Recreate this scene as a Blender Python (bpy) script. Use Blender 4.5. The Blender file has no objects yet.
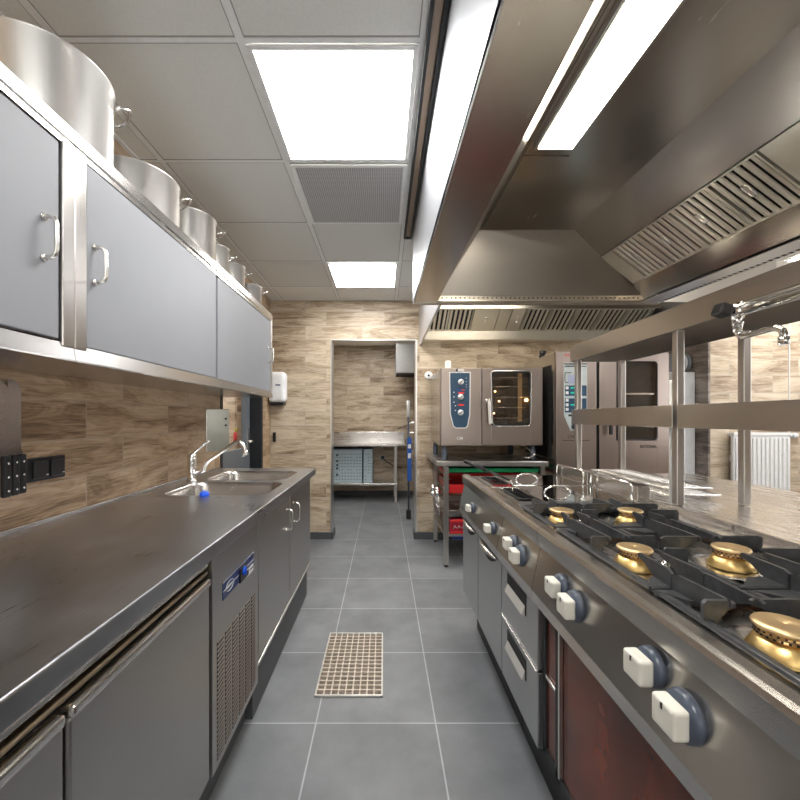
import bpy, bmesh, math, random
from mathutils import Vector, Matrix
random.seed(7)
C = bpy.context.scene.collection
PI = math.pi
ORG = {}

# ------------------------------------------------------------------ mesh collector
class MB:
    def __init__(s): s.bm = bmesh.new()
    def box(s, x0, x1, y0, y1, z0, z1, bev=0.0, rot=None, seg=2):
        vs = [s.bm.verts.new((x, y, z)) for x in (x0, x1) for y in (y0, y1) for z in (z0, z1)]
        fs = []
        for q in ((0,1,3,2),(4,6,7,5),(0,4,5,1),(2,3,7,6),(0,2,6,4),(1,5,7,3)):
            fs.append(s.bm.faces.new([vs[i] for i in q]))
        allv = vs
        if bev > 0:
            es = list({e for f in fs for e in f.edges})
            r = bmesh.ops.bevel(s.bm, geom=es, offset=bev, segments=seg, affect='EDGES', profile=0.5)
            allv = list({v for f in r['faces'] for v in f.verts} | {v for v in vs if v.is_valid})
        if rot is not None:
            ax, ang, piv = rot
            bmesh.ops.rotate(s.bm, verts=allv, cent=piv, matrix=Matrix.Rotation(ang, 3, ax))
        return s
    def prism(s, pts, axis, a, b):
        # polygon pts (2d) extruded along axis from a to b
        def mk(p, t):
            if axis == 'x': return (t, p[0], p[1])
            if axis == 'y': return (p[0], t, p[1])
            return (p[0], p[1], t)
        A = [s.bm.verts.new(mk(p, a)) for p in pts]
        B = [s.bm.verts.new(mk(p, b)) for p in pts]
        n = len(pts)
        s.bm.faces.new(A); s.bm.faces.new(B[::-1])
        for i in range(n):
            s.bm.faces.new([A[i], B[i], B[(i+1) % n], A[(i+1) % n]][::-1])
        return s
    def poly(s, pts):
        s.bm.faces.new([s.bm.verts.new(p) for p in pts]); return s
    def tube(s, path, r, seg=10, cap=True, closed=False):
        P = [Vector(p) for p in path]; n = len(P); rings = []
        rr = r if isinstance(r, (list, tuple)) else [r]*n
        up = None
        for i in range(n):
            if closed: t = (P[(i+1) % n] - P[i-1]).normalized()
            elif i == 0: t = (P[1]-P[0]).normalized()
            elif i == n-1: t = (P[-1]-P[-2]).normalized()
            else: t = ((P[i+1]-P[i]).normalized() + (P[i]-P[i-1]).normalized()).normalized()
            if up is None:
                a = Vector((0,0,1)) if abs(t.z) < .9 else Vector((1,0,0))
                up = (a - t*a.dot(t)).normalized()
            else: up = (up - t*up.dot(t)).normalized()
            sd = t.cross(up)
            rings.append([s.bm.verts.new(P[i] + (up*math.cos(2*PI*k/seg) + sd*math.sin(2*PI*k/seg))*rr[i]) for k in range(seg)])
        m = n if closed else n-1
        for i in range(m):
            A, B = rings[i], rings[(i+1) % n]
            for k in range(seg):
                f = s.bm.faces.new([A[k], A[(k+1) % seg], B[(k+1) % seg], B[k]]); f.smooth = True
        if cap and not closed:
            s.bm.faces.new(rings[0][::-1]); s.bm.faces.new(rings[-1])
        return s
    def lathe(s, prof, c=(0,0,0), axis='z', seg=32, smooth=True):
        # prof: list of (r, t); axis direction
        rings = []
        for r, t in prof:
            ring = []
            if r < 1e-5:
                rings.append([s.bm.verts.new(s._ax(0, 0, t, axis, c))]); continue
            for k in range(seg):
                a = 2*PI*k/seg
                ring.append(s.bm.verts.new(s._ax(r*math.cos(a), r*math.sin(a), t, axis, c)))
            rings.append(ring)
        for i in range(len(rings)-1):
            A, B = rings[i], rings[i+1]
            for k in range(seg):
                if len(A) == 1 and len(B) == 1: continue
                if len(A) == 1: f = s.bm.faces.new([A[0], B[(k+1) % seg], B[k]])
                elif len(B) == 1: f = s.bm.faces.new([A[k], A[(k+1) % seg], B[0]])
                else: f = s.bm.faces.new([A[k], A[(k+1) % seg], B[(k+1) % seg], B[k]])
                f.smooth = smooth
        return s
    def _ax(s, u, v, t, axis, c):
        if axis == 'z': p = (u, v, t)
        elif axis == 'x': p = (t, u, v)
        else: p = (v, t, u)
        return (p[0]+c[0], p[1]+c[1], p[2]+c[2])
    def cyl(s, p0, p1, r, seg=20): return s.tube([p0, p1], r, seg)
    def xf(s, fn):
        for v in s.bm.verts: v.co = Vector(fn(*v.co))
        return s
    def build(s, name, mat, parent=None, org=None, smooth=False):
        bm = s.bm
        bmesh.ops.recalc_face_normals(bm, faces=bm.faces)
        if parent is not None: o0 = Vector(ORG[parent.name]) 
        elif org is not None: o0 = Vector(org)
        else:
            xs = [v.co.x for v in bm.verts]; ys = [v.co.y for v in bm.verts]; zs = [v.co.z for v in bm.verts]
            o0 = Vector(((min(xs)+max(xs))/2, (min(ys)+max(ys))/2, min(zs)))
        for v in bm.verts: v.co -= o0
        me = bpy.data.meshes.new(name)
        bm.to_mesh(me); bm.free()
        if mat: me.materials.append(mat)
        if smooth:
            for p in me.polygons: p.use_smooth = True
        o = bpy.data.objects.new(name, me); C.objects.link(o)
        if parent is not None: o.parent = parent
        else: o.location = o0
        ORG[o.name] = tuple(o0)
        return o

def thing(name, label, cat, loc=(0,0,0), group=None):
    o = bpy.data.objects.new(name, None); C.objects.link(o)
    o.empty_display_size = .05; o.location = loc; ORG[o.name] = tuple(loc)
    o['label'] = label; o['category'] = cat
    if group: o['group'] = group
    return o
def tag(o, label, cat, group=None, kind=None):
    o['label'] = label; o['category'] = cat
    if group: o['group'] = group
    if kind: o['kind'] = kind
    return o
def struct(name, mb, mat, parent=None):
    o = mb.build(name, mat, parent)
    if parent is None: o['kind'] = 'structure'
    return o
def copy_tree(o, parent=None, loc=None, label=None):
    c = o.copy(); C.objects.link(c); c.parent = parent
    if loc is not None: c.location = loc
    if label: c['label'] = label
    for ch in list(o.children): copy_tree(ch, c)
    return c
def rbox(mb, *a, **k): return mb.box(*a, **k)
def arc(c, r, a0, a1, n, plane='xz', off=0):
    out = []
    for i in range(n+1):
        a = a0 + (a1-a0)*i/n
        u, v = c[0]+r*math.cos(a), c[1]+r*math.sin(a)
        out.append((u, off, v) if plane == 'xz' else (off, u, v) if plane == 'yz' else (u, v, off))
    return out
def text(name, body, size, mat, parent, loc, rot, ext=.0006, align='CENTER', sx=1.0, bold=0):
    cu = bpy.data.curves.new(name, 'FONT'); cu.body = body; cu.size = size; cu.extrude = ext
    cu.align_x = align; cu.align_y = 'CENTER'; cu.offset = bold
    t = bpy.data.objects.new(name+'_tmp', cu); C.objects.link(t)
    bpy.context.view_layer.update()
    dg = bpy.context.evaluated_depsgraph_get()
    me = bpy.data.meshes.new_from_object(t.evaluated_get(dg))
    bpy.data.objects.remove(t)
    M = Matrix.Translation(Vector(loc) - Vector(ORG[parent.name])) @ rot.to_4x4() @ Matrix.Diagonal((sx, 1, 1, 1))
    me.transform(M); me.materials.clear(); me.materials.append(mat)
    o = bpy.data.objects.new(name, me); C.objects.link(o); o.parent = parent
    ORG[o.name] = ORG[parent.name]
    return o
ROT_FRONT = Matrix.Rotation(PI/2, 3, 'X')                       # faces -Y, reads along +X
ROT_LEFTWALL = Matrix.Rotation(PI/2, 3, 'Z') @ Matrix.Rotation(PI/2, 3, 'X')   # faces +X, reads along +Y

# ------------------------------------------------------------------ materials
def newmat(name):
    m = bpy.data.materials.new(name); m.use_nodes = True
    nt = m.node_tree; b = nt.nodes['Principled BSDF']
    return m, nt, b
def N(nt, t, **kw):
    n = nt.nodes.new(t)
    for k, v in kw.items(): setattr(n, k, v)
    return n
def ramp(nt, fac, stops):
    r = N(nt, 'ShaderNodeValToRGB')
    e = r.color_ramp.elements
    while len(e) < len(stops): e.new(0.5)
    for i, (p, c) in enumerate(stops): e[i].position = p; e[i].color = (*c, 1)
    nt.links.new(fac, r.inputs['Fac']); return r.outputs['Color']
def plain(name, col, rough=.5, metal=0.0, emit=None, es=0, spec=None, noise=0.04, scale=30, bump=0):
    m, nt, b = newmat(name)
    b.inputs['Roughness'].default_value = rough; b.inputs['Metallic'].default_value = metal
    if spec is not None: b.inputs['Specular IOR Level'].default_value = spec
    g = N(nt, 'ShaderNodeNewGeometry'); n = N(nt, 'ShaderNodeTexNoise'); n.inputs['Scale'].default_value = scale
    n.inputs['Detail'].default_value = 3
    nt.links.new(g.outputs['Position'], n.inputs['Vector'])
    c0 = tuple(max(0, c*(1-noise)) for c in col); c1 = tuple(min(1, c*(1+noise)) for c in col)
    nt.links.new(ramp(nt, n.outputs['Fac'], [(.3, c0), (.7, c1)]), b.inputs['Base Color'])
    if emit:
        b.inputs['Emission Color'].default_value = (*emit, 1); b.inputs['Emission Strength'].default_value = es
    if bump:
        bp = N(nt, 'ShaderNodeBump'); bp.inputs['Strength'].default_value = bump; bp.inputs['Distance'].default_value = .002
        nt.links.new(n.outputs['Fac'], bp.inputs['Height']); nt.links.new(bp.outputs['Normal'], b.inputs['Normal'])
    return m
def steel(name, col=(.56,.55,.53), rough=.3, scale=(3, 120, 3), rvar=.03, cvar=.035, bump=.004, wob=0.0, blotch=.5):
    """brushed steel: streaks run along the axis with the smallest scale"""
    m, nt, b = newmat(name)
    b.inputs['Metallic'].default_value = 1
    g = N(nt, 'ShaderNodeNewGeometry'); mp = N(nt, 'ShaderNodeMapping')
    mp.inputs['Scale'].default_value = scale
    nt.links.new(g.outputs['Position'], mp.inputs['Vector'])
    n = N(nt, 'ShaderNodeTexNoise'); n.inputs['Scale'].default_value = 1.0; n.inputs['Detail'].default_value = 4
    nt.links.new(mp.outputs['Vector'], n.inputs['Vector'])
    n2 = N(nt, 'ShaderNodeTexNoise'); n2.inputs['Scale'].default_value = 5.0; n2.inputs['Detail'].default_value = 5
    nt.links.new(g.outputs['Position'], n2.inputs['Vector'])
    mx = N(nt, 'ShaderNodeMix'); mx.data_type = 'FLOAT'; mx.inputs['Factor'].default_value = blotch
    nt.links.new(n.outputs['Fac'], mx.inputs['A']); nt.links.new(n2.outputs['Fac'], mx.inputs['B'])
    f = mx.outputs['Result']
    mr = N(nt, 'ShaderNodeMapRange'); mr.inputs['From Min'].default_value = .3; mr.inputs['From Max'].default_value = .7
    mr.inputs['To Min'].default_value = rough-rvar; mr.inputs['To Max'].default_value = rough+rvar
    nt.links.new(f, mr.inputs['Value']); nt.links.new(mr.outputs['Result'], b.inputs['Roughness'])
    c0 = tuple(c*(1-cvar) for c in col); c1 = tuple(min(1, c*(1+cvar)) for c in col)
    nt.links.new(ramp(nt, f, [(.3, c0), (.7, c1)]), b.inputs['Base Color'])
    bp = N(nt, 'ShaderNodeBump'); bp.inputs['Strength'].default_value = bump; bp.inputs['Distance'].default_value = .001
    nt.links.new(n.outputs['Fac'], bp.inputs['Height'])
    last = bp
    if wob:
        n3 = N(nt, 'ShaderNodeTexNoise'); n3.inputs['Scale'].default_value = 2.2
        nt.links.new(g.outputs['Position'], n3.inputs['Vector'])
        b3 = N(nt, 'ShaderNodeBump'); b3.inputs['Strength'].default_value = wob; b3.inputs['Distance'].default_value = .02
        nt.links.new(n3.outputs['Fac'], b3.inputs['Height']); nt.links.new(bp.outputs['Normal'], b3.inputs['Normal']); last = b3
    nt.links.new(last.outputs['Normal'], b.inputs['Normal'])
    return m
def woodtile(name, axis, cols=((.15,.10,.06),(.35,.265,.18),(.52,.425,.31),(.65,.56,.435)), grout=(.42,.36,.29)):
    """wood-look porcelain tiles; axis = world axis running along the wall"""
    m, nt, b = newmat(name)
    g = N(nt, 'ShaderNodeNewGeometry'); sp = N(nt, 'ShaderNodeSeparateXYZ'); nt.links.new(g.outputs['Position'], sp.inputs[0])
    cb = N(nt, 'ShaderNodeCombineXYZ')
    nt.links.new(sp.outputs[{'x':'X','y':'Y'}[axis]], cb.inputs['X'])
    zo = N(nt, 'ShaderNodeMath', operation='ADD'); zo.inputs[1].default_value = .012
    nt.links.new(sp.outputs['Z'], zo.inputs[0]); nt.links.new(zo.outputs[0], cb.inputs['Y'])
    br = N(nt, 'ShaderNodeTexBrick'); br.offset = .37; br.offset_frequency = 2; br.squash = 1
    br.inputs['Scale'].default_value = 1; br.inputs['Brick Width'].default_value = .6; br.inputs['Row Height'].default_value = .15
    br.inputs['Mortar Size'].default_value = .0028; br.inputs['Mortar Smooth'].default_value = .1; br.inputs['Bias'].default_value = 0
    br.inputs['Color1'].default_value = (0,0,0,1); br.inputs['Color2'].default_value = (1,1,1,1); br.inputs['Mortar'].default_value = (.5,.5,.5,1)
    nt.links.new(cb.outputs[0], br.inputs['Vector'])
    # per-tile shift of the grain
    sc = N(nt, 'ShaderNodeVectorMath', operation='SCALE'); sc.inputs['Scale'].default_value = 17.3
    nt.links.new(br.outputs['Color'], sc.inputs[0])
    add = N(nt, 'ShaderNodeVectorMath', operation='ADD')
    nt.links.new(cb.outputs[0], add.inputs[0]); nt.links.new(sc.outputs[0], add.inputs[1])
    def layer(scale, det, rough, dist):
        mp = N(nt, 'ShaderNodeMapping'); mp.inputs['Scale'].default_value = scale
        nt.links.new(add.outputs[0], mp.inputs['Vector'])
        n = N(nt, 'ShaderNodeTexNoise'); n.inputs['Scale'].default_value = 1; n.inputs['Detail'].default_value = det
        n.inputs['Roughness'].default_value = rough; n.inputs['Distortion'].default_value = dist
        nt.links.new(mp.outputs[0], n.inputs['Vector']); return n.outputs['Fac']
    def mixf(a, b_, f):
        x = N(nt, 'ShaderNodeMix'); x.data_type = 'FLOAT'; x.inputs['Factor'].default_value = f
        nt.links.new(a, x.inputs['A']); nt.links.new(b_, x.inputs['B']); return x
    big = layer((1.7, 8, 1), 2, .45, 1.2); med = layer((3.2, 46, 1), 8, .68, 2.2); fine = layer((9, 190, 1), 5, .7, .4)
    k1 = N(nt, 'ShaderNodeMath', operation='MULTIPLY'); k1.inputs[1].default_value = 75; nt.links.new(big, k1.inputs[0])
    k2 = N(nt, 'ShaderNodeMath', operation='SINE'); nt.links.new(k1.outputs[0], k2.inputs[0])
    k3 = N(nt, 'ShaderNodeMapRange'); k3.inputs['From Min'].default_value = -1; k3.inputs['From Max'].default_value = 1
    k3.inputs['To Min'].default_value = .32; k3.inputs['To Max'].default_value = .62; nt.links.new(k2.outputs[0], k3.inputs['Value'])
    m0 = mixf(big, k3.outputs['Result'], .22)
    m1 = mixf(m0.outputs['Result'], med, .38)
    mx = mixf(m1.outputs['Result'], fine, .20)
    # tile to tile tone
    sp2 = N(nt, 'ShaderNodeSeparateColor'); nt.links.new(br.outputs['Color'], sp2.inputs[0])
    mr = N(nt, 'ShaderNodeMapRange'); mr.inputs['To Min'].default_value = -.045; mr.inputs['To Max'].default_value = .045
    nt.links.new(sp2.outputs[0], mr.inputs['Value'])
    ad = N(nt, 'ShaderNodeMath', operation='ADD'); nt.links.new(mx.outputs['Result'], ad.inputs[0]); nt.links.new(mr.outputs['Result'], ad.inputs[1])
    col = ramp(nt, ad.outputs[0], [(.36, cols[0]), (.44, cols[1]), (.51, cols[2]), (.62, cols[3])])
    gm = N(nt, 'ShaderNodeMix'); gm.data_type = 'RGBA'
    nt.links.new(br.outputs['Fac'], gm.inputs['Factor']); nt.links.new(col, gm.inputs['A']); gm.inputs['B'].default_value = (*grout, 1)
    nt.links.new(gm.outputs['Result'], b.inputs['Base Color'])
    b.inputs['Roughness'].default_value = .42; b.inputs['Specular IOR Level'].default_value = .4
    bp = N(nt, 'ShaderNodeBump'); bp.inputs['Strength'].default_value = .35; bp.inputs['Distance'].default_value = .002
    iv = N(nt, 'ShaderNodeMath', operation='SUBTRACT'); nt.links.new(mx.outputs['Result'], iv.inputs[0]); nt.links.new(br.outputs['Fac'], iv.inputs[1])
    nt.links.new(iv.outputs[0], bp.inputs['Height']); nt.links.new(bp.outputs['Normal'], b.inputs['Normal'])
    return m
def floormat():
    m, nt, b = newmat('slate_floor_tiles')
    g = N(nt, 'ShaderNodeNewGeometry'); mp = N(nt, 'ShaderNodeMapping')
    mp.inputs['Location'].default_value = (.281, -3.122+.494*7, 0)
    nt.links.new(g.outputs['Position'], mp.inputs['Vector'])
    br = N(nt, 'ShaderNodeTexBrick'); br.offset = 0; br.squash = 1
    br.inputs['Scale'].default_value = 1; br.inputs['Brick Width'].default_value = .498; br.inputs['Row Height'].default_value = .494
    br.inputs['Mortar Size'].default_value = .0035; br.inputs['Mortar Smooth'].default_value = .2
    br.inputs['Color1'].default_value = (.150,.158,.171,1); br.inputs['Color2'].default_value = (.176,.185,.199,1)
    br.inputs['Mortar'].default_value = (.33,.35,.375,1)
    nt.links.new(mp.outputs[0], br.inputs['Vector'])
    n = N(nt, 'ShaderNodeTexNoise'); n.inputs['Scale'].default_value = 3.5; n.inputs['Detail'].default_value = 8; n.inputs['Roughness'].default_value = .6
    nt.links.new(g.outputs['Position'], n.inputs['Vector'])
    c = ramp(nt, n.outputs['Fac'], [(.3, (.78,.78,.78)), (.7, (1.22,1.22,1.2))])
    mu = N(nt, 'ShaderNodeMix'); mu.data_type = 'RGBA'; mu.blend_type = 'MULTIPLY'; mu.inputs['Factor'].default_value = 1
    nt.links.new(br.outputs['Color'], mu.inputs['A']); nt.links.new(c, mu.inputs['B'])
    nt.links.new(mu.outputs['Result'], b.inputs['Base Color'])
    b.inputs['Roughness'].default_value = .48; b.inputs['Specular IOR Level'].default_value = .4
    bp = N(nt, 'ShaderNodeBump'); bp.inputs['Strength'].default_value = .25; bp.inputs['Distance'].default_value = .002
    iv = N(nt, 'ShaderNodeMath', operation='SUBTRACT'); nt.links.new(n.outputs['Fac'], iv.inputs[0]); nt.links.new(br.outputs['Fac'], iv.inputs[1])
    nt.links.new(iv.outputs[0], bp.inputs['Height']); nt.links.new(bp.outputs['Normal'], b.inputs['Normal'])
    return m
def perfmat(name, base, hole, pitch=.012, r=.3, rough=.5, metal=0, plane='xy'):
    m, nt, b = newmat(name)
    g = N(nt, 'ShaderNodeNewGeometry'); sc = N(nt, 'ShaderNodeVectorMath', operation='SCALE'); sc.inputs['Scale'].default_value = 1/pitch
    nt.links.new(g.outputs['Position'], sc.inputs[0])
    v = N(nt, 'ShaderNodeTexVoronoi'); v.inputs['Randomness'].default_value = 0; v.inputs['Scale'].default_value = 1
    v.voronoi_dimensions = '2D'
    nt.links.new(sc.outputs[0], v.inputs['Vector'])
    c = ramp(nt, v.outputs['Distance'], [(r-.05, hole), (r+.05, base)])
    nt.links.new(c, b.inputs['Base Color']); b.inputs['Roughness'].default_value = rough; b.inputs['Metallic'].default_value = metal
    return m
def glassmat(name, col=(1,1,1), rough=0.0, ior=1.45):
    m, nt, b = newmat(name)
    b.inputs['Base Color'].default_value = (*col, 1); b.inputs['Roughness'].default_value = rough
    b.inputs['Transmission Weight'].default_value = 1; b.inputs['IOR'].default_value = ior
    return m
def emis(name, col, s):
    m, nt, b = newmat(name)
    b.inputs['Base Color'].default_value = (.8,.8,.8,1)
    b.inputs['Emission Color'].default_value = (*col, 1); b.inputs['Emission Strength'].default_value = s
    return m

ST_Y = steel('brushed_steel_lengthwise', (.60,.575,.55), .25, (200, 1.5, 200))
ST_Z = steel('brushed_steel_upright', (.60,.57,.54), .30, (420, 420, 3))
ST_X = steel('brushed_steel_crosswise', (.62,.60,.58), .28, (3, 420, 420))
ST_TOP = steel('scratched_worktop_steel', (.47,.48,.50), .31, (260, 9, 20), rvar=.06, cvar=.14, bump=.012)
ST_HOOD = steel('hood_steel', (.56,.515,.455), .25, (120, 2, 120))
ST_HOODX = steel('hood_end_steel', (.56,.515,.455), .30, (2, 2, 40), rvar=.015, cvar=.02)
ST_OUT = steel('hood_outer_steel', (.62,.64,.68), .40, (4, 300, 300))
ST_DOOR = steel('grey_door_steel', (.50,.485,.47), .36, (300, 4, 4))
ST_DOORR = steel('blue_grey_door_steel', (.50,.51,.52), .34, (300, 4, 4))
ST_POT = steel('aluminium_pot', (.88,.88,.87), .34, (300, 300, 2), rvar=.05)
ST_OVEN = steel('warm_oven_steel', (.37,.315,.285), .30, (300, 300, 3))
ST_FILT = steel('filter_steel', (.92,.88,.78), .45, (30, 30, 30))
CHROME = steel('chrome', (.85,.85,.84), .10, (20, 20, 20), rvar=.02, cvar=.02, bump=0)
HANDLE = steel('satin_handle', (.80,.78,.75), .24, (20, 20, 20), bump=0)
UPPER = plain('pale_blue_grey_laminate', (.25,.257,.276), .6, .0, noise=.02, scale=6)
DARKGAP = plain('dark_copper_gap', (.07,.035,.025), .5)
BLACK = plain('black_plastic', (.012,.012,.014), .38)
BLACKM = plain('matt_black_frame', (.014,.016,.019), .5)
IRON = plain('cast_iron_enamel', (.085,.09,.097), .34, .5, noise=.2, scale=60, bump=.25)
BRASS = steel('brass', (.82,.58,.24), .36, (20, 20, 20), rvar=.06, cvar=.08)
BRASSD = steel('worn_brass_ring', (.62,.40,.19), .35, (20, 20, 20), rvar=.06, cvar=.15)
BRASSC = steel('worn_brass_cap', (.80,.60,.34), .42, (30, 30, 30), rvar=.06, cvar=.12)
LIGHTM = plain('light_metal', (.62,.61,.58), .35, .4)
TINT = steel('heat_tinted_steel', (.42,.25,.16), .36, (8, 8, 8), rvar=.1, cvar=.25)
PAN = steel('burner_pan_steel', (.34,.335,.33), .28, (30, 6, 6), rvar=.1, cvar=.15)
GREYDOT = plain('blue_grey_bezel', (.065,.082,.115), .3)
KNOB = plain('cream_knob', (.66,.65,.59), .4)
WHITE = plain('white_plastic', (.82,.83,.84), .35)
WHITEP = plain('white_paint', (.75,.75,.74), .4)
CEIL = plain('ceiling_tile', (.79,.79,.755), .9, noise=.03, scale=140, bump=.1)
CEILG = plain('ceiling_grid_paint', (.86,.86,.85), .5)
LAMP = emis('lamp_diffuser', (1, .98, .95), 14)
HLAMP = emis('hood_lamp', (1, .93, .80), 15)
VENT = perfmat('perforated_ceiling_panel', (.56,.55,.555), (.20,.20,.20), .011, .3)
PERF = perfmat('perforated_hood_strip', (.50,.47,.42), (.02,.02,.02), .03, .22, .3, 1)
FLOOR = floormat()
WOOD_Y = woodtile('wood_tiles_left', 'y', ((.14,.082,.045),(.31,.205,.12),(.47,.335,.215),(.60,.465,.325)), (.40,.31,.22))  # same tiles as the back wall, colour shifted for the light here
WOOD_X = woodtile('wood_tiles_back', 'x')
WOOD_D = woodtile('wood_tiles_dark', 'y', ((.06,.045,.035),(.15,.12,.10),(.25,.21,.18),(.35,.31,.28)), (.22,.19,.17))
BASE = plain('dark_skirting', (.075,.08,.088), .5)
PLAST = plain('pale_plaster', (.55,.53,.49), .8)
BLUE = plain('blue_label', (.015,.03,.14), .35)
BLUEB = plain('bright_blue', (.01,.10,.75), .3)
NAVY = plain('navy_control_panel', (.018,.065,.13), .3)
LED = plain('red_display', (.35,.01,.01), .3, emit=(1,.05,.03), es=.25)
LEDG = plain('green_display', (.0,.25,.18), .3, emit=(.05,.8,.55), es=.35)
RED = plain('red_plastic', (.60,.02,.02), .35)
REDD = plain('dark_red_crate', (.28,.01,.025), .4)
GREEN = plain('green_plastic', (.0,.28,.09), .4)
YEL = plain('yellow_plastic', (.55,.60,.05), .4)
PANELW = plain('pale_control_panel', (.55,.62,.64), .35)
CRATE = plain('pale_blue_crate', (.36,.45,.50), .55)
SLOT = plain('dark_slot', (.01,.01,.012), .6)
MAHOG = plain('reddish_brown_reflection', (.115,.022,.008), .18, .2, noise=.5, scale=7)  # brown tone painted in for a reflection on the oven glass
GLASS = glassmat('clear_glass')
GREYAL = plain('grey_aluminium_door', (.20,.225,.25), .4, .3)
RUBBER = plain('black_foot', (.02,.02,.02), .6)
GRID = plain('beige_grating', (.50,.44,.37), .45, .3)
PIT = plain('drain_pit', (.16,.13,.105), .8, noise=.4, scale=40)
KBLADE = steel('knife_steel', (.55,.53,.51), .20, (6, 6, 60), rvar=.05, cvar=.06)
LACQ = plain('brown_track', (.33,.24,.17), .5)
OVGLOW = emis('oven_lamp', (1,.62,.25), 10)
OVIN = plain('oven_interior', (.10,.07,.045), .35, .6, noise=.5, scale=14)
OVGLASS = glassmat('oven_door_glass', (.75,.72,.68))

FH = 1.27; CEILZ = 2.51; BY = 4.135; LX = -1.19

# ------------------------------------------------------------------ setting
struct('floor', MB().box(-3.2, 4.6, -2.6, 6.7, -.1, 0), FLOOR)
struct('ceiling', MB().box(-3.2, 4.6, -2.6, 4.135, CEILZ, CEILZ+.1), CEIL)
struct('ceiling_utility', MB().box(-1.6, 1.2, BY+.16, 6.7, 2.46, 2.56), CEIL)
# left wall, with a doorway at y 2.87..3.87
w = MB(); w.box(LX-.15, LX, -2.6, 2.87, 0, CEILZ); w.box(LX-.15, LX, 2.87, 3.87, 2.14, CEILZ); w.box(LX-.15, LX, 3.87, BY, 0, CEILZ)
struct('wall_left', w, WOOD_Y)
ox0, ox1, oz = -.549, .341, 2.089
w = MB(); w.box(LX-.15, ox0, BY, BY+.16, 0, CEILZ); w.box(ox1, 4.6, BY, BY+.16, 0, CEILZ); w.box(ox0, ox1, BY, BY+.16, oz, CEILZ)
struct('wall_back', w, WOOD_X)
struct('wall_utility_back', MB().box(-1.6, 1.2, 6.5, 6.65, 0, 2.46), WOOD_X)
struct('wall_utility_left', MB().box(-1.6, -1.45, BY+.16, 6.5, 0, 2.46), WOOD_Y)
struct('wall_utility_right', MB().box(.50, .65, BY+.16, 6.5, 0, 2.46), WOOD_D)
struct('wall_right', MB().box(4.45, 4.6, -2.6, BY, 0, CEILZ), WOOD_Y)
struct('wall_front', MB().box(-1.34, 4.6, -2.6, -2.45, 0, CEILZ), PLAST)
# pillar on the right with the radiator
struct('wall_pillar', MB().box(2.835, 3.65, 3.42, BY, 0, CEILZ), WOOD_X)
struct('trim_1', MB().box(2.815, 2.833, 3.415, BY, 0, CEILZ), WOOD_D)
struct('trim_2', MB().box(3.515, 3.521, 3.412, 3.42, 0, CEILZ), WHITEP)
# opening edge profiles
w = MB(); w.box(ox0-.006, ox0+.006, BY-.006, BY+.165, .075, oz, .002); w.box(ox1-.006, ox1+.012, BY-.006, BY+.165, .075, oz, .002); w.box(ox0, ox1, BY-.006, BY+.165, oz-.006, oz+.008, .002)
struct('trim_3', w, steel('edge_profile', (.75,.73,.70), .3))
# skirtings
def skirt(name, parts):
    w = MB()
    for p in parts: w.box(*p, .004)
    struct(name, w, BASE)
skirt('baseboard_back', [(-.56, ox0+.022, BY-.02, BY+.18, 0, .075), (LX, -.56, BY-.02, BY, 0, .075), (ox1-.022, ox1, BY-.02, BY+.18, 0, .075), (ox1, 2.8, BY-.02, BY, 0, .075)])
skirt('baseboard_utility', [(-1.45, .5, 6.48, 6.5, 0, .07)])
skirt('baseboard_pillar', [(2.80, 3.66, 3.40, 3.412, 0, .075)])
# ceiling grid
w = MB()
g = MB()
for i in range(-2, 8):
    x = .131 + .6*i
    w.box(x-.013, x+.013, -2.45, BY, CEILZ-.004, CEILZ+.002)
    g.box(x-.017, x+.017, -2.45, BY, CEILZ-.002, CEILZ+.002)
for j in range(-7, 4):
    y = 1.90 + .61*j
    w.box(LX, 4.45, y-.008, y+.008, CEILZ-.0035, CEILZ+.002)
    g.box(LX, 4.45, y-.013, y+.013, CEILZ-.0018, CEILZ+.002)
struct('trim_6', g, plain('grid_painted_shadow', (.38,.38,.36), .8))  # grey strips along the bars paint in their shadow lines
w.box(LX, LX+.022, -2.45, BY, CEILZ-.006, CEILZ+.002)
w.box(LX, 4.45, BY-.022, BY, CEILZ-.006, CEILZ+.002)
struct('trim_4', w, CEILG)
w = MB()
for x in (-1.07, -.47, .13): w.box(x-.012, x+.012, 4.3, 6.5, 2.456, 2.461)
for y in (4.9, 5.5, 6.1): w.box(-1.45, .5, y-.012, y+.012, 2.4565, 2.461)
struct('trim_5', w, CEILG)

# ceiling lights
def ceil_light(x0, x1, y0, y1, label, z=CEILZ):
    t = thing('ceiling_light', label, 'light', ((x0+x1)/2, (y0+y1)/2, z-.012), 'square ceiling light panels')
    m = MB(); f = .018
    m.box(x0, x1, y0, y0+f, z-.012, z-.004, .002); m.box(x0, x1, y1-f, y1, z-.012, z-.004, .002)
    m.box(x0, x0+f, y0+f, y1-f, z-.012, z-.004, .002); m.box(x1-f, x1, y0+f, y1-f, z-.012, z-.004, .002)
    m.build('frame', CEILG, t)
    MB().box(x0+f, x1-f, y0+f, y1-f, z-.010, z-.0045).build('diffuser', LAMP, t)
ceil_light(-.455, .117, 3.13, 3.72, 'square lit ceiling panel in front of the back wall, beyond the perforated ceiling tile')
ceil_light(-.455, .117, 1.30, 1.89, 'square lit ceiling panel on the camera side of the perforated ceiling tile')
ceil_light(-.455, .117, -.53, .06, 'square lit ceiling panel above the near end of the aisle')
ceil_light(3.145, 3.717, 3.13-.61, 3.72-.61, 'lit ceiling panel on the far right, over the radiator corner')
ceil_light(3.145, 3.717, -.53, .06, 'lit ceiling panel right of the exhaust hood, near end of the room')
ceil_light(1.945, 2.517, 1.30-.61, 1.89-.61, 'lit ceiling panel just right of the exhaust hood')
ceil_light(-.455, .117, 5.0, 5.6, 'lit ceiling panel in the utility room behind the doorway', 2.46)
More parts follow.
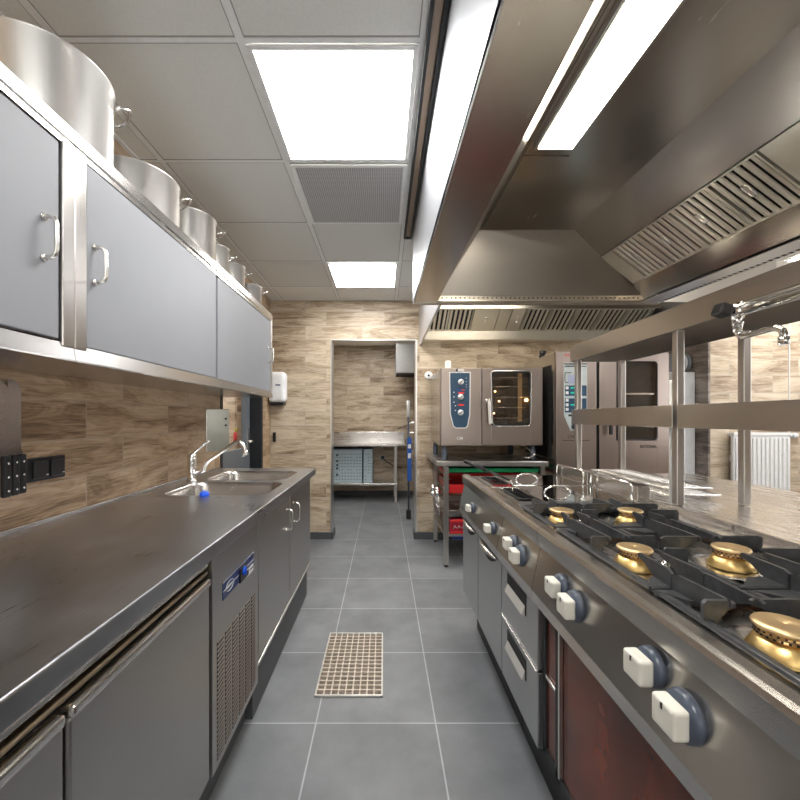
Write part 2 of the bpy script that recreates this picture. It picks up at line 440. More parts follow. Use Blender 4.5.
t = thing('ceiling_vent', 'grey perforated square air tile in the ceiling between two light panels', 'vent', (-.17, 2.2, CEILZ-.01))
m = MB(); x0, x1, y0, y1 = -.455, .117, 1.915, 2.498
for a in ((x0,x1,y0,y0+.02),(x0,x1,y1-.02,y1),(x0,x0+.02,y0+.02,y1-.02),(x1-.02,x1,y0+.02,y1-.02)): m.box(*a, CEILZ-.012, CEILZ-.004, .002)
m.build('frame', CEILG, t)
MB().box(x0+.02, x1-.02, y0+.02, y1-.02, CEILZ-.010, CEILZ-.0045).build('perforated_panel', VENT, t)
t = thing('ceiling_track', 'long brown and black track fixed to the ceiling along the hood', 'track', (.165, 1.0, CEILZ-.03))
m = MB(); m.box(.137, .150, -1.5, 2.67, CEILZ-.03, CEILZ-.006, .002); m.box(.178, .193, -1.5, 2.67, CEILZ-.03, CEILZ-.006, .002); m.box(.150, .178, 2.655, 2.67, CEILZ-.03, CEILZ-.006)
m.build('rail', BLACKM, t)
MB().box(.151, .177, -1.5, 2.654, CEILZ-.018, CEILZ-.006).build('centre_strip', LACQ, t)

# corridor behind the left door
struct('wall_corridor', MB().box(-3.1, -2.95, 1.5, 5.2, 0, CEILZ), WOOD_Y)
struct('wall_corridor_end', MB().box(-2.95, LX-.15, 5.05, 5.2, 0, CEILZ), WOOD_X)
struct('wall_corridor_near', MB().box(-2.95, LX-.15, 1.5, 1.65, 0, CEILZ), PLAST)
struct('ceiling_corridor', MB().box(-3.1, LX-.15, 4.135, 5.2, CEILZ, CEILZ+.1), CEIL)
ceil_light(-2.4, -1.85, 2.6, 3.15, 'added fill light panel in the corridor ceiling, nearer the camera')  # extra panel added to brighten the corridor behind the door glass
ceil_light(-2.4, -1.85, 4.25, 4.8, 'lit ceiling panel in the corridor behind the glazed door')

# door_1 : grey aluminium glazed door in a black frame, left wall
d = thing('door_1', 'grey glazed door in black frame beyond the sink', 'door', (LX-.1, 3.37, 0)); d['kind'] = 'structure'
m = MB(); m.box(LX-.15, LX+.008, 2.87, 2.905, 0, 2.14, .003); m.box(LX-.15, LX+.008, 3.82, 3.868, 0, 2.14, .003); m.box(LX-.15, LX+.008, 2.905, 3.82, 2.10, 2.14, .003)
m.build('door_frame', BLACKM, d)
m = MB(); xa, xb = LX-.145, LX-.105
m.box(xa, xb, 2.91, 2.99, .01, 2.09, .003); m.box(xa, xb, 3.68, 3.815, .01, 2.09, .003); m.box(xa, xb, 2.99, 3.68, 2.0, 2.09, .003); m.box(xa, xb, 2.99, 3.68, .01, .99, .003)
m.build('door_leaf', GREYAL, d)
MB().box(LX-.128, LX-.122, 2.985, 3.685, .985, 2.005).build('glass_pane', GLASS, d)
m = MB(); m.box(LX-.105, LX-.098, 3.745, 3.785, .93, 1.17, .003); m.cyl((LX-.10, 3.765, 1.05), (LX-.055, 3.765, 1.05), .009); m.tube([(LX-.055,3.765,1.05),(LX-.05,3.755,1.05),(LX-.05,3.65,1.05)], .009)
m.build('door_handle', HANDLE, d)
e = thing('fire_extinguisher', 'red item with yellow top on the corridor wall, seen through the glazed door', 'extinguisher', (-1.885, 4.95, .9))
MB().lathe([(0,0),(.036,0),(.040,.01),(.040,.10),(.028,.13),(0,.13)], (-1.865, 4.985, .96)).build('cylinder', RED, e)
MB().lathe([(0,0),(.020,0),(.020,.02),(.026,.03),(.026,.05),(0,.055)], (-1.865, 4.985, 1.09)).build('valve', YEL, e)
MB().box(-1.905,-1.825,5.02,5.05,1.0,1.06).build('bracket', BLACK, e)

# ------------------------------------------------------------------ worktop with sinks (left)
CX, CT, CY1, CY0 = -.49, .908, 2.85, -.6
m = MB(); zb = CT-.045
bow = [(-1.055,-.555,1.845,2.225), (-1.055,-.575,2.30,2.69)]
def rrect(x0, x1, y0, y1, r, n=8):
    pts = []; cs = [(x1-r, y1-r, 0, (x1, y1)), (x0+r, y1-r, PI/2, (x0, y1)), (x0+r, y0+r, PI, (x0, y0)), (x1-r, y0+r, 3*PI/2, (x1, y0))]
    for cx, cy, a0, cor in cs:
        for i in range(n+1):
            a = a0 + PI/2*i/n; pts.append((cx+r*math.cos(a), cy+r*math.sin(a), cor))
    return pts
# solid strips
m.box(LX+.002, CX, CY0, 1.80, zb, CT, .004)
m2 = MB()
def hole_plate(mb, X0, X1, Y0, Y1, b, z, r=.075):
    loop = rrect(*b, r)
    cm = {(b[1], b[3]):(X1, Y1), (b[0], b[3]):(X0, Y1), (b[0], b[2]):(X0, Y0), (b[1], b[2]):(X1, Y0)}
    inn = [mb.bm.verts.new((p[0], p[1], z)) for p in loop]
    out = {k: mb.bm.verts.new((*v, z)) for k, v in cm.items()}
    n = len(loop)
    for i in range(n):
        j = (i+1) % n; a, c = out[loop[i][2]], out[loop[j][2]]
        if a is c: mb.bm.faces.new([inn[i], inn[j], a])
        else: mb.bm.faces.new([inn[i], inn[j], c, a])
hole_plate(m, LX+.002, CX-.004, 1.7995, 2.2625, bow[0], CT)
hole_plate(m, LX+.002, CX-.004, 2.2625, CY1-.004, bow[1], CT)
m.box(CX-.012, CX, 1.80, CY1, zb, CT, .004)                        # front fascia
m.box(LX+.002, CX-.012, CY1-.012, CY1, zb, CT, .004)
top = m.build('worktop', ST_TOP, None, org=(-.84, 1.1, zb))
tag(top, 'long scratched stainless steel worktop with twin sink on the left side', 'worktop')
ORG['worktop'] = (-.84, 1.1, zb)
for b in bow:
    m = MB(); loops = []
    for ins, z in ((0, CT), (.004, CT-.004), (.010, CT-.02), (.016, CT-.15), (.035, CT-.172), (.06, CT-.178)):
        lp = rrect(b[0]+ins, b[1]-ins, b[2]+ins, b[3]-ins, max(.075-ins*.6, .03))
        loops.append([m.bm.verts.new((p[0], p[1], z)) for p in lp])
    n = len(loops[0])
    for A, B in zip(loops, loops[1:]):
        for i in range(n):
            f = m.bm.faces.new([A[i], A[(i+1) % n], B[(i+1) % n], B[i]]); f.smooth = True
    m.bm.faces.new(loops[-1])
    bo = m.build('sink_bowl', ST_Y, top)
    MB().lathe([(0,.002),(.03,.002),(.036,.004),(.04,0)], ((b[0]+b[1])/2, (b[2]+b[3])/2, CT-.178)).build('drain', CHROME, bo)
MB().box(LX+.002, LX+.014, CY0, CY1, CT, CT+.012, .003).build('upstand', ST_Y, top)

# tap
t = thing('mixer_tap', 'chrome lever mixer tap with long spout behind the twin sink', 'tap', (-1.10, 2.262, CT))
MB().lathe([(0,0),(.030,0),(.030,.006),(.023,.012),(.0225,.105),(.0245,.11),(.0245,.15),(.018,.157),(0,.158)], (-1.10,2.262,CT)).build('body', CHROME, t)
sp = [(-1.08,2.262,CT+.045),(-1.05,2.262,CT+.048),(-1.035,2.262,CT+.06),(-1.03,2.265,CT+.085),(-1.01,2.268,CT+.115),(-.85,2.275,CT+.225)]
sp += [(-.85+.05*math.sin(a), 2.276, CT+.175+.05*math.cos(a)) for a in [PI*k/8*.95 for k in range(0, 8)]][1:]
sp[-1] = (-.797, 2.278, CT+.158)
MB().tube(sp, [.012]*4+[.011]*(len(sp)-4), 14).tube([(-.797,2.278,CT+.175),(-.795,2.278,CT+.150)], .013, 14).build('spout', CHROME, t)
MB().tube([(-1.105,2.262,CT+.150),(-1.09,2.262,CT+.162),(-1.00,2.262,CT+.232)], [.010,.007,.006], 12).build('lever', CHROME, t)
t = thing('sink_stopper', 'small bright blue plug lying at the near rim of the sink', 'plug', (-.845, 1.853, CT))
MB().lathe([(0,0),(.021,0),(.022,.004),(.020,.016),(.014,.018),(0,.018)], (-.835,1.836,CT)).build('disc', BLUEB, t)
MB().tube([(-.842,1.836,CT+.016),(-.842,1.836,CT+.024),(-.828,1.836,CT+.024),(-.828,1.836,CT+.016)], .003, 8).build('grip', BLUEB, t)

# ------------------------------------------------------------------ left base units
FX = -.5265; TOE = -.552; YE = 2.83
# sink cupboard: two doors
t = thing('sink_cabinet', 'grey two-door cupboard under the twin sink at the far end of the left counter', 'cabinet', (-.85, 2.24, 0))
m = MB(); m.box(LX+.01, FX-.02, 1.66, YE, .243, .70); m.box(-.555, FX-.02, 1.66, YE, .70, CT-.047)
m.box(LX+.01, FX-.02, YE-.02, YE, .70, CT-.047)
m.box(FX-.024, FX, 2.812, YE, .243, CT-.047, .002)
m.build('carcass', ST_DOOR, t)
MB().box(FX-.03, FX+.003, 1.655, YE, .225, .243, .004).build('bottom_rail', HANDLE, t)
MB().box(LX+.01, TOE, 1.66, YE, 0.0, .225).build('plinth', BASE, t)
MB().box(FX-.02, FX-.012, 2.205, 2.235, .25, CT-.05).build('centre_gap', DARKGAP, t)
def bar_handle(parent, x, y, z0, z1, proj, dirx=1, mat=HANDLE, r=.0055):
    c = .018
    pts = [(x, y, z1), (x+dirx*(proj-c), y, z1), (x+dirx*(proj-.005), y, z1-.005), (x+dirx*proj, y, z1-c), (x+dirx*proj, y, z0+c), (x+dirx*(proj-.005), y, z0+.005), (x+dirx*(proj-c), y, z0), (x, y, z0)]
    m = MB().tube(pts, r, 12)
    m.lathe([(0,0),(.009,0),(.009,.004),(0,.004)], (x, y, z1), 'x', 14); m.lathe([(0,0),(.009,0),(.009,.004),(0,.004)], (x, y, z0), 'x', 14)
    return m.build('handle', mat, parent)
dr = MB().box(FX-.018, FX, 1.664, 2.212, .248, CT-.052, .003).build('door', ST_DOOR, t); bar_handle(dr, FX, 2.13, .665, .775, .035)
dr = MB().box(FX-.018, FX, 2.228, 2.808, .248, CT-.052, .003).build('door', ST_DOOR, t); bar_handle(dr, FX, 2.30, .665, .775, .035)
# refrigerated counter
t = thing('counter_fridge', 'refrigerated under-counter unit with blue control label and louvred grille on the left', 'fridge', (-.85, .6, 0))
m = MB(); m.box(LX+.01, FX-.045, -.55, 1.655, .16, CT-.047); m.build('carcass', ST_DOOR, t)
MB().box(LX+.01, TOE-.03, -.55, 1.655, 0, .16).build('plinth', BASE, t)
pn = MB().box(FX-.044, FX, 1.215, 1.653, .16, .845, .002).build('service_panel', ST_DOOR, t)
lab = MB().box(FX, FX+.002, 1.288, 1.592, .672, .730).build('control_label', BLUE, pn)
m = MB(); m.box(FX+.002, FX+.0026, 1.288, 1.44, .6995, .7018); m.box(FX+.002, FX+.0026, 1.515, 1.592, .6995, .7018); m.box(FX+.002, FX+.0026, 1.288, 1.592, .7283, .7295)
m.tube([(FX+.0024, 1.345+.034*math.cos(a), .7005+.016*math.sin(a)) for a in [2*PI*k/24 for k in range(24)]], .001, 6, closed=True)
m.box(FX+.002, FX+.0026, 1.322, 1.368, .697, .704)
m.build('logo', WHITE, lab)
m = MB(); m.box(FX+.002, FX+.0032, 1.505, 1.585, .660, .688, .0005); m.build('display', WHITE, lab)
m = MB(); m.box(FX+.0032, FX+.0036, 1.512, 1.53, .664, .684); m.box(FX+.0032, FX+.0036, 1.545, 1.58, .672, .677); m.build('display_marks', BLACK, lab)
MB().box(FX+.002, FX+.008, 1.43, 1.50, .668, .722, .002).build('switch_housing', BLACK, lab)
MB().lathe([(0,0),(.016,0),(.016,.004),(.013,.006),(0,.006)], (FX+.008,1.465,.703), 'x', 20).box(FX+.012, FX+.017, 1.461, 1.469, .689, .717, .002).build('dial', BLUEB, lab)
m = MB()
for c in range(6):
    ya = 1.245+.064*c
    for k in range(26):
        z = .185+.0145*k
        m.box(FX-.004, FX+.0006, ya, ya+.05, z, z+.0075)
m.build('louvres', SLOT, pn)
m = MB()
for c in range(6):
    ya = 1.245+.064*c
    for k in range(26):
        z = .185+.0145*k
        m.prism([(FX, z+.0145), (FX+.004, z+.0095), (FX, z+.0085)], 'y', ya, ya+.05)
m.build('louvre_hoods', ST_DOOR, pn)
def fridge_door(y0, y1):
    d = MB().box(FX-.044, FX, y0, y1, .175, .765, .006).build('door', ST_DOOR, t)
    m = MB(); m.box(FX-.02, FX+.006, y0, y1, .762, .785, .008, seg=3); m.build('handle', HANDLE, d)
    MB().box(FX-.042, FX-.030, y0+.01, y1-.01, .786, .805).build('grip_recess', DARKGAP, d)
fridge_door(.66, 1.195); fridge_door(.10, .65); fridge_door(-.50, .09)
m = MB(); m.box(FX-.04, FX-.008, -.55, 1.205, .815, .832, .005); m.build('upper_rail', HANDLE, t)
m = MB(); m.box(FX-.044, FX-.036, -.55, 1.205, .787, .815); m.build('shadow_gap', DARKGAP, t)
MB().box(FX-.04, FX-.010, -.55, 1.205, .792, .803, .004).build('lower_rail', steel('gold_rail', (.62,.52,.38), .3), t)

# ------------------------------------------------------------------ wall items left
t = thing('light_switch', 'black double rocker switch on the wood tiles right of the knives', 'switch', (LX, 1.384, 1.055))
MB().box(LX, LX+.010, 1.306, 1.462, 1.053, 1.134, .003).build('plate', BLACK, t)
for y in (1.323, 1.393):
    r_ = MB().box(LX+.008, LX+.019, y, y+.058, 1.064, 1.123, .003, rot=('Z', .05, (LX+.01, y, 1.09))).build('rocker', BLACK, t)
    MB().box(LX+.0165, LX+.020, y+.048, y+.054, 1.072, 1.075).build('indicator', WHITE, r_)
tag(MB().box(LX, LX+.014, .70, 1.27, 1.305, 1.335, .003).build('knife_rack', BLACKM), 'dark magnetic strip on the left wall holding the knives', 'rack')
def knife(y, ztop, wid, off, dx, lab, hl=.125):
    t = thing('kitchen_knife', lab, 'knife', (LX+.03, y, 1.02), 'knives on the magnetic strip')
    a = wid; b = y+off; z0 = 1.150
    pts = [(y-.010, z0-.004), (y+.012, z0-.004), (b+a*.5, z0+.02), (b+a*.5, ztop-.04)] + [(b+a*.5-.028*(1-math.cos(q)), ztop-.04+.04*math.sin(q)) for q in [PI/2*k/6 for k in range(1, 7)]] + [(b-a*.5, ztop), (b-a*.5, z0+.01)]
    MB().prism(pts, 'x', LX+.0145+dx, LX+.0165+dx).build('blade', KBLADE, t)
    m = MB(); m.box(LX+.008+dx, LX+.026+dx, y-.0125, y+.0125, z0-hl, z0+.004, .006, seg=3); h = m.build('grip', BLACK, t)
    m = MB()
    for zz in (z0-hl+.02, z0-hl*.5, z0-.02): m.lathe([(0,0),(.0035,0),(.0035,.0015),(0,.002)], (LX+.026+dx, y, zz), 'x', 12)
    m.build('rivets', HANDLE, h)
knife(1.276, 1.390, .046, -.023, .000, 'broad steel knife with black riveted grip, nearest the black switch')
knife(1.245, 1.386, .029, -.0335, .006, 'steel knife with black grip, second from the black switch')
knife(1.211, 1.386, .029, -.0305, .012, 'steel knife with black grip at the left picture edge, third from the switch')
# splash panel (folded out) beyond the tap
t = thing('splash_panel', 'pale hinged splash panel with dark studs on the wall behind the tap', 'panel', (-1.15, 2.7, 1.06))
PAL = plain('pale_acrylic', (.36,.36,.32), .15, .3)
m = MB(); m.box(-1.188, -1.045, 2.640, 2.648, 1.045, 1.330, .003, rot=('Z', .42, (-1.188, 2.64, 1.2))); m.build('sheet', PAL, t)
m = MB()
for z in (1.265, 1.22): m.lathe([(0,0),(.007,0),(.007,.004),(0,.005)], (-1.075, 2.684, z), 'y', 12)
m.build('studs', BLACK, t)
m = MB(); m.box(LX, LX+.010, 2.63, 2.655, 1.06, 1.32, .002); m.build('hinge', HANDLE, t)

# soap dispenser on the back wall
t = thing('soap_dispenser', 'white rounded dispenser on the back wall beside the wall cabinets', 'dispenser', (-1.08, BY-.06, 1.40))
m = MB(); m.box(-1.18, -1.00, BY-.125, BY-.001, 1.425, 1.745, .045, seg=6); m.build('housing', WHITE, t)
MB().box(-1.16, -1.02, BY-.115, BY-.01, 1.40, 1.432, .01).build('spout', BLACK, t)
MB().box(-1.10, -1.05, BY-.128, BY-.124, 1.60, 1.612).build('label', BLUE, t)
tag(MB().box(-1.155, -1.125, BY-.03, BY-.0005, 1.02, 1.12, .004).build('wall_switch', BLACK), 'small dark switch on the back wall next to the glazed door', 'switch')

# ------------------------------------------------------------------ upper cabinets
UX = -.82; UB, UT = 1.42, 2.035
def upper_frame(t, y0, y1, s0, s1):
    m = MB(); m.box(LX+.002, UX-.035, y0, y1, UB+.002, UT-.002); m.build('carcass', ST_Y, t)
    m = MB()
    m.prism([(UX-.036,UB),(UX-.003,UB),(UX,UB+.004),(UX-.008,UB+.045),(UX-.036,UB+.045)], 'y', y0, y1)
    m.build('rail', ST_Y, t); m = MB()
    m.prism([(UX-.036,UT-.055),(UX-.006,UT-.055),(UX-.006,UT-.040),(UX,UT-.036),(UX,UT-.003),(UX-.003,UT),(UX-.036,UT)], 'y', y0, y1)
    m.build('rail', ST_Y, t)
    m = MB()
    m.box(UX-.036, UX-.003, y0, y0+s0, UB+.035, UT-.04, .003); m.build('stile', ST_Z, t); m = MB(); m.box(UX-.036, UX-.003, y1-s1, y1, UB+.035, UT-.04, .003)
    m.build('stile', ST_Z, t)
t = thing('wall_cabinet', 'near wall cabinet with one hinged door at the left picture edge', 'cabinet', (-1.0, .6, UB), 'grey wall cabinets')
upper_frame(t, .20, 1.050, .045, .038)
MB().box(UX-.0345, UX-.030, .247, 1.011, UB+.046, UT-.056).build('dark_gap', DARKGAP, t)
dr = MB().box(UX-.029, UX-.006, .252, 1.003, UB+.052, UT-.062, .003).build('door', UPPER, t); bar_handle(dr, UX-.006, .957, 1.66, 1.76, .032)
t = thing('wall_cabinet', 'long wall cabinet with two sliding doors carrying the row of pots', 'cabinet', (-1.0, 2.0, UB), 'grey wall cabinets')
upper_frame(t, 1.052, 2.92, .042, .022)
MB().box(UX-.0345, UX-.032, 1.095, 2.897, UB+.046, UT-.056).build('dark_gap', DARKGAP, t)
dr = MB().box(UX-.018, UX-.006, 1.096, 1.945, UB+.046, UT-.058, .003).build('door', UPPER, t); bar_handle(dr, UX-.006, 1.125, 1.657, 1.757, .034)
dr = MB().box(UX-.031, UX-.010, 1.975, 2.896, UB+.046, UT-.058, .003).build('door', UPPER, t); bar_handle(dr, UX-.010, 2.84, 1.672, 1.773, .036)

# pots
def pot(x, y, r, h, lab, ang=.2, lid=False):
    t = thing('stock_pot', lab, 'pot', (x, y, UT), 'pots on top of the wall cabinets')
    MB().lathe([(0,0),(r-.008,0),(r,.008),(r,h-.006),(r+.004,h-.004),(r+.004,h),(r-.002,h),(r-.003,.01),(0,.008)], (x, y, UT), seg=56).build('vessel', ST_POT, t)
    for s in (0, 1):
        a = ang + PI*s; ca, sa = math.cos(a), math.sin(a)
        w_ = min(.05, r*.42); hz = h*.80
        def P(out, side, z): return (x+ca*out-sa*side, y+sa*out+ca*side, UT+z)
        MB().tube([P(r-.002,-w_,hz-.006), P(r+.020,-w_,hz+.008), P(r+.036,-w_*.8,hz+.020), P(r+.042,-w_*.3,hz+.024), P(r+.042,w_*.3,hz+.024), P(r+.036,w_*.8,hz+.020), P(r+.020,w_,hz+.008), P(r-.002,w_,hz-.006)], .0062, 10).build('handle', HANDLE, t)
pot(-1.0, 1.17, .165, .26, 'largest aluminium pot, nearest on the wall cabinets at the picture top', .70)
pot(-1.0, 1.585, .160, .188, 'wide aluminium pot, second from the near end of the cabinet top', .70)
pot(-1.0, 2.02, .130, .255, 'tall aluminium pot, third from the near end of the cabinet top', .70)
pot(-.98, 2.305, .072, .225, 'narrow aluminium pot between the third and fifth pots of the row', .70)
pot(-.98, 2.53, .085, .205, 'aluminium pot second from the far end of the cabinet top', .70)
pot(-.95, 2.80, .080, .165, 'smallest aluminium pot, last in the row by the back wall', .70)

# ------------------------------------------------------------------ floor drain
t = thing('floor_drain', 'rectangular beige floor drain grating in the aisle tiles', 'drain', (-.16, 2.05, 0))
m = MB(); gx0, gx1, gy0, gy1 = -.315, -.003, 1.79, 2.315
m.box(gx0, gx1, gy0, gy0+.008, 0, .010, .002); m.box(gx0, gx1, gy1-.008, gy1, 0, .010, .002); m.box(gx0, gx0+.008, gy0, gy1, 0, .010, .002); m.box(gx1-.008, gx1, gy0, gy1, 0, .010, .002)
m.build('frame', plain('drain_rim', (.55,.53,.50), .35, .5), t)
MB().box(gx0+.004, gx1-.004, gy0+.004, gy1-.004, .0005, .002).build('pit', PIT, t)
m = MB()
for i in range(1, 9): x = gx0+.008+(gx1-gx0-.016)*i/9; m.box(x-.003, x+.003, gy0+.008, gy1-.008, .002, .009)
for j in range(1, 16): y = gy0+.008+(gy1-gy0-.016)*j/16; m.box(gx0+.008, gx1-.008, y-.003, y+.003, .002, .0088)
m.build('grating', GRID, t)

# ------------------------------------------------------------------ cooking line (right)
SX = .48; ST = .93
# front panels section: lip + slanted control fascia
def deck_front(t, y0, y1, base0=.235):
    m = MB()
    m.prism([(.545,ST-.012),(.545,ST-.03),(.535,ST-.03),(.535,.75),(.49,.873),(.478,.876),(.476,ST-.012),(.480,ST-.003),(.490,ST),(.512,ST),(.520,ST-.006),(.526,ST-.012)][::-1], 'y', y0+.0006, y1-.0006)
    m.build('lip', ST_Y, t)
    m = MB(); m.prism([(.489,.8755),(.62,.8755),(.62,.700),(.478,.700),(.461,.705),(.459,.738)], 'y', y0+.0006, y1-.0006)
    m.build('control_fascia', ST_Y, t)
def knob(t, y, z, r=.037, s=.024, rot=0.0):
    xf_ = .459 + (z-.738)/(.8755-.738)*.030
    k = MB().lathe([(0,0),(r,0),(r,-.006),(r*.93,-.014),(r*.55,-.017),(0,-.017)], (xf_+.002, y, z), 'x', 28).build('knob', GREYDOT, t)
    m = MB(); m.box(xf_-.040, xf_-.013, y-s, y+s, z-s*.92, z+s*.92, .006, seg=3, rot=('X', rot, (xf_, y, z))); g = m.build('grip', KNOB, k)
    MB().box(xf_-.0408, xf_-.038, y-.002, y+.002, z+s*.45, z+s*.8).build('mark', BLACK, g)
KN = [(2.11,.798),(1.72,.80)]
def fryer(y0, y1, lab, ky):
    t = thing('deep_fryer', lab, 'fryer', (.8, (y0+y1)/2, 0), 'deep fryers at the far end of the cooking line')
    deck_front(t, y0, y1)
    m = MB(); m.box(.50, 1.10, y0+.001, y1-.001, .235, .70); m.box(.56, 1.10, y0+.001, y1-.001, .70, .84)
    m.box(.625, 1.10, y0+.001, y1-.001, .70, .84)
    m.build('body', ST_DOORR, t)
    m = MB()   # top deck around the well
    m.box(.540, .575, y0+.001, y1-.001, ST-.03, ST-.012, .001); m.box(1.03, 1.10, y0+.001, y1-.001, ST-.03, ST-.005, .001)
    m.box(.575, 1.03, y0+.001, y0+.03, ST-.03, ST-.012, .001); m.box(.575, 1.03, y1-.03, y1-.001, ST-.03, ST-.012, .001)
    m.box(.60, .605, y0+.03, y1-.03, ST-.09, ST-.03)
    m.build('deck', ST_Y, t)
    MB().box(.575, 1.03, y0+.03, y1-.03, .842, .85).build('oil_well', SLOT, t)
    l = MB().box(.665, 1.035, y0+.012, y1-.012, ST-.010, ST-.004, .002).build('lid', steel('lid_steel', (.55,.56,.56), .07, (5,5,5), rvar=.01), t)
    cy = (y0+y1)/2+.01; cx = .80
    pts = [(cx+.0, cy, 0)]
    P = []
    for k in range(17): a = PI*k/16; P.append((cx-.060*math.cos(a), cy, ST-.004+.032*math.sin(a)))
    hm = MB().tube(P, .0048, 10)
    hm.build('lid_handle', CHROME, l)
    dr = MB().box(SX, .499, y0+.004, y1-.004, .238, .694, .003).build('door', ST_DOORR, t)
    # crescent pull
    yc = (y0+y1)/2; n = 16; up, lo = [], []
    for k in range(n+1):
        a = -1+2*k/n
        up.append((yc+a*.135, .672-.006*(1-a*a))); lo.append((yc+a*.135, .672-.042*(1-a*a)-.001))
    m = MB().prism(up+lo[::-1], 'x', SX-.004, SX-.0005); m.build('grip_recess', SLOT, dr)
    m = MB().tube([(SX-.012*(1-a*a)-.004, yc+a*.135, .674-.002*(1-a*a)) for a in [-1+2*k/12 for k in range(13)]], [.003+.009*(1-a*a) for a in [-1+2*k/12 for k in range(13)]], 8); m.build('handle', HANDLE, dr)
    # rear riser with wire rail
    m = MB(); m.box(1.045, 1.10, y0+.02, y1-.03, ST-.005, ST+.058, .003); m.build('riser', ST_Y, t)
    m = MB().tube([(1.03, y0+.03, ST-.002), (1.03, y0+.03, ST+.055), (1.03, y0+.045, ST+.068), (1.03, y1-.055, ST+.068), (1.03, y1-.04, ST+.055), (1.03, y1-.04, ST-.002)], .0045, 8)
    m.build('lid_rail', CHROME, t)
    MB().box(.565, 1.08, y0+.001, y1-.001, 0, .235).build('plinth', BLACKM, t)
    knob(t, ky, .797, .028, .019)
    return t
fryer(2.0, 2.38, 'farthest deep fryer with flat lid and oval wire handle, by the oven table', 2.07)
fryer(1.602, 1.998, 'deep fryer with a black-handled basket, between far fryer and gas burners', 1.69)
# fryer baskets
def basket(y, lab, handle):
    t = thing('fryer_basket', lab, 'basket', (.62, y, .86))
    m = MB()
    x0, x1, y0, y1, z0, z1 = .582, .655, y-.12, y+.12, .853, ST-.006
    m.tube([(x0,y0,z1),(x1,y0,z1),(x1,y1,z1),(x0,y1,z1)], .003, 6, closed=True)
    m.tube([(x0,y0,z0),(x1,y0,z0),(x1,y1,z0),(x0,y1,z0)], .002, 6, closed=True)
    for k in range(13): yy = y0+(y1-y0)*k/12; m.tube([(x0,yy,z1),(x0,yy,z0),(x1,yy,z0),(x1,yy,z1)], .0012, 5)
    for k in range(4): zz = z0+(z1-z0)*k/4; m.tube([(x0,y0,zz),(x1,y0,zz),(x1,y1,zz),(x0,y1,zz)], .0012, 5, closed=True)
    m.build('wire_cage', BLACK, t)
    if handle:
        MB().tube([(.62,1.88,ST-.008),(.61,1.88,ST+.035),(.60,1.885,ST+.042)], .0045, 10).build('hook', CHROME, t)
        MB().tube([(.605,1.882,ST+.042),(.50,1.93,ST+.085)], .005, 10).tube([(.50,1.93,ST+.085),(.405,1.97,ST+.125)], .009, 12).build('handle', BLACK, t)
basket(1.80, 'black wire fryer basket with long black handle reaching over the aisle', True)
basket(2.19, 'black wire fryer basket in the farthest fryer', False)

# gas range tops
def burner_parts(t, x, y, z=ST-.022):
    MB().lathe([(0,.001),(.07,.001),(.085,.003),(.09,0)], (x,y,z), seg=36).build('drip_ring', steel('bright_ring', (.78,.77,.75), .22), t)
    b = MB().lathe([(.046,0),(.046,.004),(.036,.022),(.030,.026),(0,.026)], (x,y,z+.003), seg=36).build('burner', BRASS, t)
    MB().lathe([(.030,.026),(.034,.028),(.034,.040),(0,.040)], (x,y,z+.003), seg=36).build('flame_ring', BRASSD, b)
    m = MB()
    for k in range(26):
        a = 2*PI*k/26
        for zz, o in ((.0305, 0), (.0362, .12)):
            cx, cy = x+.0338*math.cos(a+o), y+.0338*math.sin(a+o)
            m.box(cx-.0014, cx+.0014, cy-.0014, cy+.0014, z+.003+zz-.0014, z+.003+zz+.0014, rot=('Z', a+o, (cx, cy, z)))
    m.build('flame_ports', SLOT, b)
    MB().lathe([(.034,.040),(.038,.0405),(.039,.043),(.037,.047),(.032,.0485),(.006,.0475),(.004,.0460),(0,.0460)], (x,y,z+.003), seg=40).build('cap', BRASSC, b)
    MB().lathe([(.013,0),(.013,.014),(.009,.016),(.006,.016),(.006,.006),(0,.006)], (x+.062,y-.012,z+.002), seg=20).build('pilot', CHROME, t)
